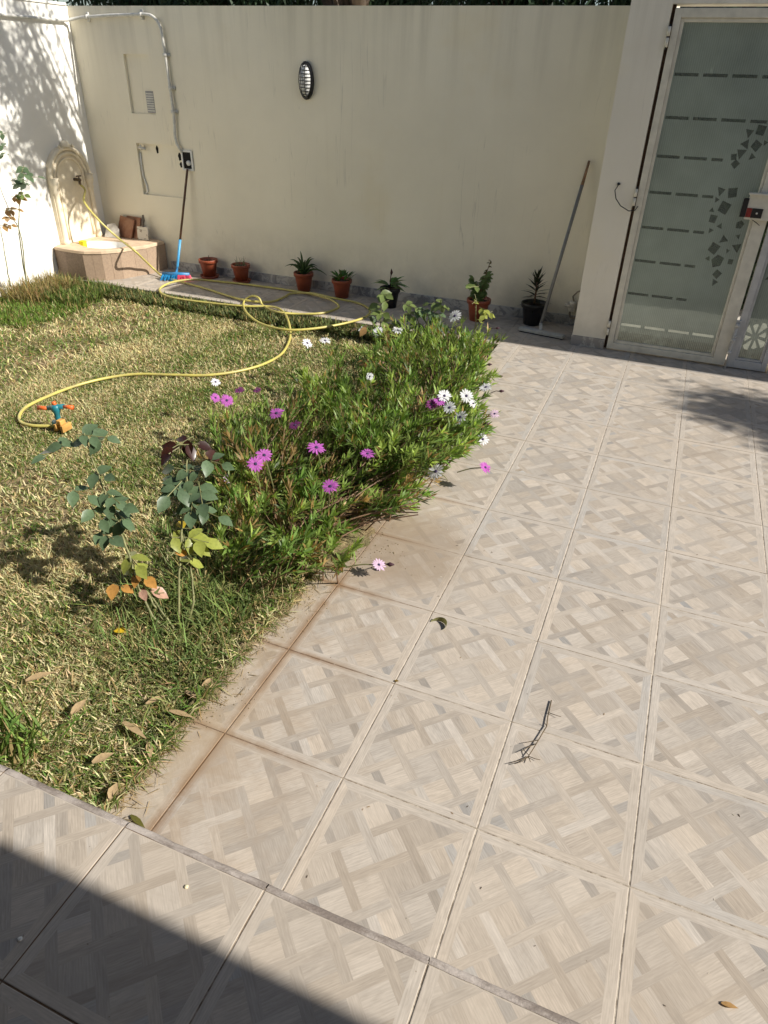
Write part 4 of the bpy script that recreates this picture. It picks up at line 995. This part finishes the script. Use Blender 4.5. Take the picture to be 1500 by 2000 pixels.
rose('rose bush with glossy dark leaves and wine-red shoots at the lawn corner', base,
     [['base', (290, 1190), (245, 1065), (222, 1000), (200, 950), (175, 880), (165, 845)], ['base', (350, 1120), (358, 1000), (365, 930), (362, 870)], ['base', (375, 1190), (372, 1100), (352, 1040)], ['base', (300, 1180), (262, 1110)], ['base', (320, 1200), (283, 1150)]],
     [(168, 850, 5, 'g'), (190, 862, 3, 'g'), (120, 870, 4, 'g'), (100, 885, 2, 'g'), (190, 925, 3, 'g'), (212, 965, 4, 'g'), (150, 960, 3, 'g'), (185, 1000, 3, 'g'), (215, 1012, 3, 'g'), (200, 1042, 4, 'g'), (232, 1005, 3, 'g'), (240, 1020, 3, 'g'), (220, 985, 3, 'g'),
      (360, 862, 3, 'd'), (343, 878, 2, 'd'), (372, 868, 2, 'd'), (402, 884, 2, 'd'), (412, 900, 3, 'g'), (350, 945, 5, 'g'), (380, 920, 5, 'g'), (372, 940, 5, 'g'), (390, 955, 5, 'g'), (368, 965, 4, 'g'), (395, 985, 4, 'g'), (375, 985, 4, 'g'), (405, 1000, 3, 'g'), (335, 945, 3, 'g'),
      (345, 1050, 3, 'y'), (375, 1052, 4, 'y'), (385, 1062, 2, 'y'), (372, 1095, 3, 'y'), (352, 1032, 1, 'Y'), (345, 1074, 1, 'o'), (258, 1092, 3, 'y'), (262, 1110, 3, 'y'), (276, 1122, 2, 'o'), (228, 1142, 2, 'o'), (283, 1150, 2, 'p'), (300, 1160, 1, 'l')], zfun=zf, lsz=.145)
rose('spindly rose with small leaves standing against the sunlit side wall', G(56, 588, -.12),
     [['base', (46, 500), (38, 450), (22, 420), (-8, 345)], ['base', (40, 480), (36, 430), (40, 390), (48, 330)], [(20, 560), (10, 500), (0, 440)]],
     [(45, 328, 5, 'g'), (52, 338, 5, 'g'), (30, 352, 4, 'g'), (42, 362, 5, 'g'), (50, 360, 3, 'g'), (60, 346, 3, 'g'), (38, 380, 4, 'l'), (30, 385, 4, 'b'), (2, 262, 4, 'g'), (4, 285, 4, 'g'), (8, 300, 3, 'g'), (15, 410, 5, 'b'), (10, 440, 4, 'b'), (18, 425, 4, 'b')], plane=G(56, 588, -.12).y, lsz=.14)
rose('young rose with large green leaves in front of the black pot', WY(745, 690, 9.2),
     [['base', (742, 650), (745, 610), (748, 575)], ['base', (730, 650), (728, 620)]],
     [(745, 575, 4, 'l'), (750, 590, 3, 'l'), (748, 612, 4, 'l'), (752, 628, 3, 'l'), (733, 645, 3, 'g'), (722, 620, 3, 'g'), (738, 602, 4, 'l'), (757, 640, 3, 'y')], plane=9.2, lsz=.19)
rose('leafy rose clump between the black pot and the ivy pot', WY(825, 690, 9.3),
     [['base', (805, 640), (795, 600)], ['base', (830, 640), (855, 600), (862, 585)], ['base', (820, 650), (815, 615)]],
     [(795, 595, 5, 'l'), (800, 612, 4, 'l'), (818, 605, 4, 'g'), (830, 615, 5, 'g'), (845, 610, 4, 'g'), (858, 592, 5, 'l'), (866, 600, 4, 'l'), (820, 635, 5, 'g'), (812, 640, 4, 'l'), (840, 640, 4, 'g'), (835, 650, 3, 'b'), (850, 625, 3, 'g')], plane=9.3, lsz=.17)
rose('thin rose shoot with yellowing round leaves in front of the ivy pot', WY(912, 690, 9.45),
     [['base', (920, 665), (928, 640), (930, 600), (928, 575)], [(928, 642), (936, 632), (944, 615)]],
     [(928, 560, 4, 'l'), (926, 590, 2, 'y'), (936, 628, 2, 'y'), (946, 612, 3, 'y'), (955, 612, 3, 'y'), (944, 603, 2, 'y'), (886, 640, 2, 'y'), (885, 657, 2, 'o')], plane=9.45, lsz=.13)
rose('orange-leaved rose shoot rising behind the daisy bush', G(735, 790, -.08),
     [['base', (730, 750), (722, 715)]], [(720, 705, 3, 'o'), (728, 715, 3, 'p'), (716, 716, 2, 'o'), (712, 640, 3, 'b')], plane=G(735, 790, -.08).y, lsz=.14)

# ================================================================== GRASS
def blades(n, X, Y, Lr, Wr, cols, tilt=(.3, 1.3), wilt=.5, zoff=-.01):
    """n blades; X, Y arrays; cols (n,3)"""
    Z = np.where(X > EDGE, .002, lawn_z(X, Y)+zoff)
    az = nr.uniform(0, 2*pi, n); L = nr.uniform(*Lr, n); Wd = nr.uniform(*Wr, n); tl = nr.uniform(*tilt, n)
    d = np.stack([np.sin(tl)*np.cos(az), np.sin(tl)*np.sin(az), np.cos(tl)], 1)
    az2 = az+pi/2+nr.uniform(-.6, .6, n); s_ = np.stack([np.cos(az2), np.sin(az2), nr.uniform(-.3, .3, n)], 1)
    p = np.stack([X, Y, Z], 1); m = p+d*(L*.55)[:, None]; e = p+d*L[:, None]; drop = wilt*L*nr.uniform(0, 1, n)
    e[:, 2] -= drop*.6; e[:, :2] += (d[:, :2]*(drop*.4)[:, None]); e[:, 2] = np.maximum(e[:, 2], Z+.004)
    w_ = (Wd*.5)[:, None]
    V = np.stack([p-s_*w_*.8, p+s_*w_*.8, m+s_*w_, m-s_*w_, e], 1)
    return V, cols
def blade_mesh(name, sets, mat):
    V = np.concatenate([s_[0] for s_ in sets]); C = np.concatenate([s_[1] for s_ in sets]); n = len(V)
    me = bpy.data.meshes.new(name); me.vertices.add(n*5); me.vertices.foreach_set('co', (V*S).astype(np.float32).ravel())
    me.loops.add(n*7); me.polygons.add(n*2)
    idx = (np.arange(n)*5)[:, None]+np.array([0, 1, 2, 3, 3, 2, 4])[None]
    me.loops.foreach_set('vertex_index', idx.ravel().astype(np.int32))
    st_ = ((np.arange(n)*7)[:, None]+np.array([0, 4])[None]).ravel(); me.polygons.foreach_set('loop_start', st_.astype(np.int32))
    at = me.attributes.new('tint', 'FLOAT_COLOR', 'POINT'); cc = np.ones((n*5, 4), np.float32); cc[:, :3] = np.repeat(C, 5, 0); at.data.foreach_set('color', cc.ravel())
    me.materials.append(mat); me.update(calc_edges=True); me.validate()
    o = bpy.data.objects.new(name, me); COL.objects.link(o); o['kind'] = 'stuff'; return o
def fnoise(X, Y, f_, sd):
    r = np.random.RandomState(sd); v = np.zeros_like(X)
    for k in range(6):
        a = r.uniform(0, 2*pi); q = f_*r.uniform(.6, 1.7); v += np.sin((X*cos(a)+Y*sin(a))*q+r.uniform(0, 6))
    return v/6*1.6
def cols_for(X, Y, n, gbias=0.):
    g = .47+.28*fnoise(X, Y, 2.2, 4)+.25*fnoise(X, Y, 6, 9)+gbias
    g += .22*np.clip((X+1.6)/1.4, 0, 1)*np.clip((4-Y)/3, 0, 1)          # greener beside the bush
    g += .35*np.clip((Y-9.0)/.6, 0, 1) + .35*np.clip((-9.6-X)/1.0, 0, 1)
    isg = nr.uniform(0, 1, n) < np.clip(g, .08, .95)
    v = nr.uniform(.65, 1.3, n)[:, None]
    green = np.array([.15, .205, .045])*(1+nr.uniform(-.25, .25, (n, 3)))
    dry = np.array([.62, .545, .29])*(1+nr.uniform(-.12, .12, (n, 3)))
    dead = np.array([.34, .23, .10])[None].repeat(n, 0)
    c = np.where(isg[:, None], green, dry); dd = (nr.uniform(0, 1, n) < .10)[:, None]; c = np.where(dd, dead, c)
    return np.clip(c*v, 0, 1)
sets = []
def region(n, x0, x1, y0, y1, Lr, Wr, gb=0., tilt=(.5, 1.45), wilt=.5):
    X = nr.uniform(x0, x1, n); Y = nr.uniform(y0, y1, n); k = X < EDGE-.03+.07*np.abs(fnoise(X*0, Y, 5, 31))+nr.uniform(-.05, .05, n)**1
    X, Y = X[k], Y[k]; n = len(X); sets.append(blades(n, X, Y, Lr, Wr, cols_for(X, Y, n, gb), tilt, wilt))
region(26000, -11.15, -7, -1, 9.8, (.07, .15), (.012, .022))
region(78000, -7, EDGE, 5.8, 9.8, (.05, .11), (.009, .016))
region(110000, -7, EDGE, 2.6, 5.8, (.05, .11), (.006, .012))
region(82000, -3.2, EDGE+.12, -1.02, 2.6, (.08, .18), (.007, .014), -.08, (.45, 1.5), .6)
region(14000, -7, -3.2, -1.0, 2.6, (.06, .13), (.010, .016))
region(27000, -1.7, EDGE+.12, -1.0, 1.6, (.08, .2), (.006, .010), -.22, (.9, 1.55), .7)     # matted straw at the corner
n = 2600; Y = nr.uniform(-.98, 4.2, n); X = EDGE-.06+np.abs(nr.normal(0, .05, n)); X += .10*np.exp(-((Y-1.5)/.5)**2)*nr.uniform(0, 1, n)
sets.append(blades(n, X, Y, (.07, .2), (.005, .010), cols_for(X, Y, n, -.1), (.8, 1.5), .6))
blade_mesh('lawn_grass', sets, M_GRASS)
# taller lush grass by the path, at the wall foot and round the bush
sets = []
def tuft(n, x0, x1, y0, y1, Lr, Wr, col, tilt=(.1, .8), wilt=.5):
    X = nr.uniform(x0, x1, n); Y = nr.uniform(y0, y1, n)
    c = np.array(col)*nr.uniform(.6, 1.35, n)[:, None]*(1+nr.uniform(-.15, .15, (n, 3)))
    dr = nr.uniform(0, 1, n) < .12; c[dr] = np.array([.40, .30, .13])*nr.uniform(.7, 1.1, dr.sum())[:, None]
    sets.append(blades(n, X, Y, Lr, Wr, np.clip(c, 0, 1), tilt, wilt))
tuft(9500, -9.9, -.6, 9.25, 9.84, (.12, .25), (.016, .032), (.14, .165, .06))
tuft(3800, -11.1, -9.2, 8.4, 9.84, (.16, .36), (.014, .024), (.12, .17, .04))
tuft(900, -11.1, -10.1, 8.0, 9.5, (.3, .62), (.010, .016), (.28, .22, .09), (.1, .7), .6)
tuft(2500, -11.1, -9.0, 6.8, 8.6, (.10, .2), (.014, .024), (.13, .20, .035))
tuft(3400, -1.55, -.55, .9, 2.2, (.15, .38), (.010, .020), (.15, .20, .055), (.3, 1.35), .8)
tuft(900, -1.2, -.5, .2, 1.0, (.12, .26), (.008, .016), (.14, .19, .05), (.3, 1.3), .8)
tuft(520, -1.75, -.5, .3, 2.0, (.35, .62), (.007, .014), (.20, .26, .08), (.15, 1.1), .9)
tuft(260, -1.2, -.45, -.3, .9, (.2, .4), (.006, .012), (.25, .27, .10), (.4, 1.3), .9)
tuft(420, -1.5, -.45, 1.4, 3.2, (.3, .6), (.006, .012), (.40, .33, .15), (.2, 1.2), .9)
tuft(160, -1.7, -1.1, -.95, -.55, (.3, .52), (.014, .024), (.16, .24, .05), (.1, .8), .6)
tuft(2600, -2.4, -.6, 1.6, 4.2, (.12, .26), (.012, .022), (.11, .16, .04), (.2, 1.2), .7)
tuft(2600, -2.6, -.5, 4.2, 8.6, (.12, .24), (.012, .022), (.07, .125, .028), (.2, 1.2), .7)
tuft(1600, -1.5, -.45, .2, 2.2, (.10, .30), (.006, .012), (.48, .38, .19), (.7, 1.5), .7)
tuft(1500, -1.3, -.5, 2.0, 3.3, (.12, .26), (.008, .014), (.30, .20, .09), (.8, 1.5), .7)
blade_mesh('tall_grass', sets, M_GRASS)
# soil spilled over the tile edge
mb = MB(); vs = []; fs = []; ny = 220; nxs = 7; rs_ = random.Random(12)
for j in range(ny+1):
    y = -.98+5.9*j/ny
    w_ = .035+.03*sin(y*9)+.03*sin(y*23+1)+.10*math.exp(-((y-1.45)/.35)**2)+.34*math.exp(-((y-2.75)/.55)**2)+.07*math.exp(-((y-.35)/.2)**2)+rs_.uniform(-.012, .012)
    w_ = max(.006, w_)
    for i in range(nxs+1):
        u = i/nxs; x = EDGE-.05+(w_+.05)*u; vs.append((x, y, .0016+.018*(1-u)**1.5*(u > 0)+(-.03 if i == 0 else 0)+(rs_.uniform(0, .006) if 0 < i < nxs else 0)))
for j in range(ny):
    for i in range(nxs): a = j*(nxs+1)+i; fs.append((a, a+1, a+nxs+2, a+nxs+1))
mb.add(vs, fs); o = mb.part('soil_spill', M_SOIL, None, True); o['kind'] = 'stuff'
# soil crumbs and straw spilled over the paving edge
sets = []; n = 620; Y = nr.uniform(-.9, 3.9, n); X = EDGE+np.abs(nr.normal(0, .10, n))*(1+.6*(Y > 1.2)); k = X < .35; X, Y = X[k], Y[k]; n = len(X)
V, C = blades(n, X, Y, (.03, .17), (.003, .007), np.array([.42, .32, .18])*nr.uniform(.5, 1.3, n)[:, None], (1.45, 1.56), .05)
V[:, :, 2] = np.maximum(V[:, :, 2]*0+.006+nr.uniform(0, .012, (n, 1)), .004); V[:, 4, 2] += .004; sets.append((V, C))
blade_mesh('straw_litter', sets, M_GRASS)
mb = MB(); r2 = random.Random(5)
for k in range(2600):
    y = r2.uniform(-.85, 4.4); w_ = .05+.13*math.exp(-((y-1.5)/.45)**2)+.30*math.exp(-((y-2.7)/.5)**2)+.12*math.exp(-((y-.35)/.3)**2); x = EDGE-.02+abs(r2.gauss(0, 1))*w_
    s_ = r2.uniform(.0025, .009)*(1.6 if r2.random() < .08 else 1); a = r2.uniform(0, 6)
    p = Vector((x, y, .002)); mb.add([p+Vector((s_*cos(a+i*2.1), s_*sin(a+i*2.1), 0)) for i in range(3)]+[p+Vector((0, 0, s_*.8))], [(0, 1, 3), (1, 2, 3), (2, 0, 3)])
o = mb.part('soil_crumbs', M_SOIL, None); o['kind'] = 'stuff'

# fallen leaves, twig, curl on the tiles
def fallen(px, py, L, W, ang, col, label, z=None, shape='lance', grp=None, name='dry_leaf'):
    p = G(px, py, .0 if z is None else z); p.z = (.008 if z is None else z)
    mb = MB(); mb.leaf((0, 0, 0), Vector((cos(ang), sin(ang), .04)), Vector((.15, .1, 1)), L, W, .05, .35, col, shape=shape)
    mb.v = [(x+p.x, y+p.y, max(z_, -.003)+p.z) for x, y, z_ in mb.v]
    return solo(mb, name, M_GRASS, label, 'leaf', True, True, grp)
tan = (.50, .36, .20)
for lab, q in zip(('longest tan leaf lying right at the end of the row by the terrace step', 'curved tan leaf standing out in the straw beside the tile joint', 'tan leaf pointing up the lawn, further from the paving', 'tan leaf lying level just before the broad flat one', 'tan leaf in the straw halfway between tall green tuft and paving', 'lone tan leaf on the lawn farthest from the paving corner', 'short tan leaf hanging at the edge of the straw', 'pale tan leaf nearest the terrace step edge', 'small tan leaf on the soil rim above the broad flat one'), ((240, 1410, .28, .055, -.2), (285, 1375, .17, .05, 1.0), (140, 1395, .17, .07, 1.6), (330, 1388, .22, .05, .1), (180, 1490, .16, .07, 1.0), (50, 1330, .22, .07, .9), (290, 1450, .16, .05, -.8), (215, 1560, .13, .07, 1.9), (395, 1340, .14, .045, 1.3))):
    p = G(q[0], q[1], 0); fallen(q[0], q[1], q[2], q[3], q[4], tan, lab, .05 if p.x < EDGE else None, grp='dry leaves fallen on the lawn corner')
fallen(362, 1352, .24, .07, -.05, (.45, .32, .19), 'broad tan dry leaf lying flat where soil meets the tiles')
fallen(222, 1232, .13, .08, .3, (.75, .50, .03), 'yellow fallen leaf lying on the shaded lawn', .05, 'oval')
fallen(255, 1592, .16, .04, -.25, (.14, .13, .03), 'narrow olive leaf caught at the terrace step edge', .01)
fallen(1408, 1960, .09, .03, .1, (.42, .25, .10), 'tiny brown dry leaf on the tiles near the terrace step')
fallen(770, 1331, .04, .025, .3, (.20, .13, .03), 'tiny brown fallen leaf on a tile corner', None, 'oval')
c = G(855, 1222, 0); mb = MB(); vs = []; fs = []
for i in range(11):
    t_ = i/10; a = -.8+3.6*t_; r_ = .062; x, y = c.x+r_*cos(a)*1.2, c.y+r_*sin(a)
    w_ = .05*sin(pi*min(.97, t_+.03)); vs += [(x, y, .004), (x+.01*cos(a), y+.01*sin(a), .006+w_)]
for i in range(10): fs.append((2*i, 2*i+2, 2*i+3, 2*i+1))
mb.add(vs, fs, (.20, .19, .08)); solo(mb, 'curled_leaf', M_GRASS, 'curled olive leaf standing on edge near the tile joint', 'leaf', True, True)
# twig
tw_ = [[(1077, 1368), (1070, 1400), (1068, 1418), (1052, 1445), (1040, 1465), (1032, 1477)], [(1032, 1477), (1015, 1485), (993, 1491)], [(1068, 1418), (1064, 1412)], [(1072, 1392), (1083, 1396), (1096, 1400)], [(1052, 1445), (1038, 1448), (1025, 1450)], [(1048, 1452), (1030, 1460), (1018, 1468)], [(1032, 1477), (1045, 1482), (1055, 1484)], [(1022, 1464), (1034, 1476)], [(1032, 1478), (1020, 1487), (1005, 1492)], [(1032, 1478), (1036, 1488)]]
mb = MB()
for i, s_ in enumerate(tw_):
    P3 = [G(x, y, .012+(.018 if i > 1 and k == len(s_)-1 else .004*k)) for k, (x, y) in enumerate(s_)]; mb.tube(P3, [max(.0022, (.0055 if i == 0 else .0035)*(1-.5*k/len(P3))) for k in range(len(P3))], 5)
solo(mb, 'twig', surf('twig_brown', (.10, .07, .035), .8, .4, 60, .3), 'dry forked brown twig lying on the paving tiles', 'twig', True)
# pebbles and droppings
for q, (x, y, s_, col, lab) in enumerate(((364, 1733, .013, (.72, .64, .42), 'small cream pebble on the sunlit terrace tile'), (39, 1835, .014, (.70, .70, .66), 'small white pebble on the shaded terrace tile'))):
    p = G(x, y, .3); mb = MB(); bm = bmesh.new(); bmesh.ops.create_icosphere(bm, subdivisions=2, radius=s_); 
    for v_ in bm.verts: v_.co *= rng.uniform(.85, 1.1); v_.co.z *= .5
    mb.bm(bm, Matrix.Translation((p.x, p.y, .3+s_*.4))); solo(mb, 'pebble', surf('pebble', col, .8), lab, 'pebble', True)
mb = MB()
for k in range(130):
    x, y = rng.uniform(-.1, 4.6), rng.uniform(-.9, 8); s_ = rng.uniform(.003, .008); a = rng.uniform(0, 6)
    mb.leaf((x, y, .004), (cos(a), sin(a), .0), (0, 0, 1), s_*4, s_, .1, .1, rng.choice(((.08, .05, .03), (.30, .2, .1), (.6, .55, .45))))
o = mb.part('paving_debris', M_GRASS, None, False, True); o['kind'] = 'stuff'

# hedge across the street, seen through the gate glass
hd = thing('hedge', 'dark hedge across the street glimpsed through the gate glass', 'hedge', (4, 15.2, -.05))
mb = MB(); mb.box((.2, 14.9, -.05), (11, 16.2, 6.4), .2); mb.part('dark_core', surf('hedge_dark', (.02, .028, .014), .95, .4, 8, .8, obj=False), hd)  # solid dark box filling in the shade inside the hedge
mb = MB()
for k in range(5200):
    p = Vector((rng.uniform(.2, 11), 14.9-abs(rng.gauss(0, .12)), rng.uniform(-.05, 6.5))); g_ = rng.uniform(.5, 1.5)
    mb.qleaf(p, Vector((rng.uniform(-1, 1), rng.uniform(-1, .2), rng.uniform(-1, .6))), Vector((rng.uniform(-1, 1), -1, .5)).normalized(), rng.uniform(.14, .24), .09, .2, (.035*g_, .06*g_, .025*g_))
stuff(mb.part('leaves', leafmat('hedge_leaf', .2), hd, False, True))
# ================================================================== TREES
def tree(label, base, H, crown, nleaf, nbr, lsize=(.12, .22), droop=.3, grp='trees behind the garden wall', col=(.03, .055, .025), clump=.5):
    """crown: list of (centre, radii)"""
    o = thing('tree', label, 'tree', base, grp); base = Vector(base)
    mb = MB(); topc = Vector(crown[0][0]); mid = base.lerp(topc, .5)+Vector((rng.uniform(-.3, .3), rng.uniform(-.2, .4), 0)); mid.x = base.x*.6+mid.x*.4; mid.y = base.y*.7+mid.y*.3
    C = catmull([base, mid, topc], 8); mb.tube(C, [.32-.24*i/len(C) for i in range(len(C))], 9); trunk = mb.part('trunk', M_BARK, o, True)
    br = MB(); lf = MB(); tips = []
    for k in range(nbr):
        c, r = crown[k % len(crown)]; c = Vector(c); s0 = C[rng.randint(len(C)//2, len(C)-1)]
        while True:
            u = Vector((rng.uniform(-1, 1), rng.uniform(-1, 1), rng.uniform(-1, 1)))
            if u.length < 1: break
        e = c+Vector((u.x*r[0], u.y*r[1], u.z*r[2])); m_ = s0.lerp(e, .55)+Vector((0, 0, .25))
        B2 = catmull([s0, m_, e], 5); br.tube(B2, [max(.012, .07*(1-i/len(B2))) for i in range(len(B2))], 5, caps=False); tips.append(B2)
    per = nleaf//nbr
    for B2 in tips:
        for i in range(per):
            q = B2[rng.randint(5, len(B2)-1)]; off = Vector((rng.gauss(0, 1), rng.gauss(0, 1), rng.gauss(0, 1)))*clump*.5; p = q+off+Vector((0, 0, -droop*rng.random()))
            d = Vector((rng.uniform(-1, 1), rng.uniform(-1, 1), rng.uniform(-1, .4)-droop)).normalized(); g_ = rng.uniform(.6, 1.5)
            lf.qleaf(p, d, Vector((rng.uniform(-1, 1), rng.uniform(-1, 1), 1)).normalized(), rng.uniform(*lsize), rng.uniform(.04, .08), .2, (col[0]*g_, col[1]*g_, col[2]*g_))
    stuff(br.part('branches', M_BARK, o)); stuff(lf.part('crown', M_DARKLEAF, o, False, True)); return o
tree('tree with thin drooping boughs reaching over the wall above the conduit', (-5.0, 13.6, -.05), 9, [((-3.6, 10.7, 7.9), (1.7, 1.2, 1.3)), ((-5.0, 9.9, 8.3), (1.5, .9, .9)), ((-3.6, 10.6, 11.0), (1.5, 1.0, .5))], 4200, 44, (.10, .2), .3, clump=.34)
for k, (x, y) in enumerate(((-12.5, 15.2), (-9.2, 14.6), (-5.8, 15.4), (-2.2, 14.8), (1.2, 15.3))):
    tree(('dark evergreen above the wall corner by the conduit', 'dark evergreen above the wall behind the conduit bend', 'dark evergreen above the wall behind the bulkhead lamp', 'dark evergreen above the middle of the wall, between lamp and gate', 'dark evergreen above the wall end nearest the gate pilaster')[k], (x, y, -.05), 8, [((x, y, 6.6), (2.4, .9, 1.3)), ((x+.8, y+.3, 6.4), (2.0, .9, 1.2))], 8000, 40, (.16, .34), .4, clump=.8)
tree('broad tree beyond the gate whose shadow falls on the paving', (15.5, 9.0, 0), 9, [((15.3, 9.2, 7.4), (1.0, 1.2, 1.2)), ((17.4, 8.9, 7.4), (1.4, 1.3, 1.2)), ((17.0, 8.3, 8.2), (1.4, .8, .8)), ((17.2, 10.0, 7.0), (1.2, .6, 1.0))], 29000, 84, (.14, .26), .3, None, clump=.42)
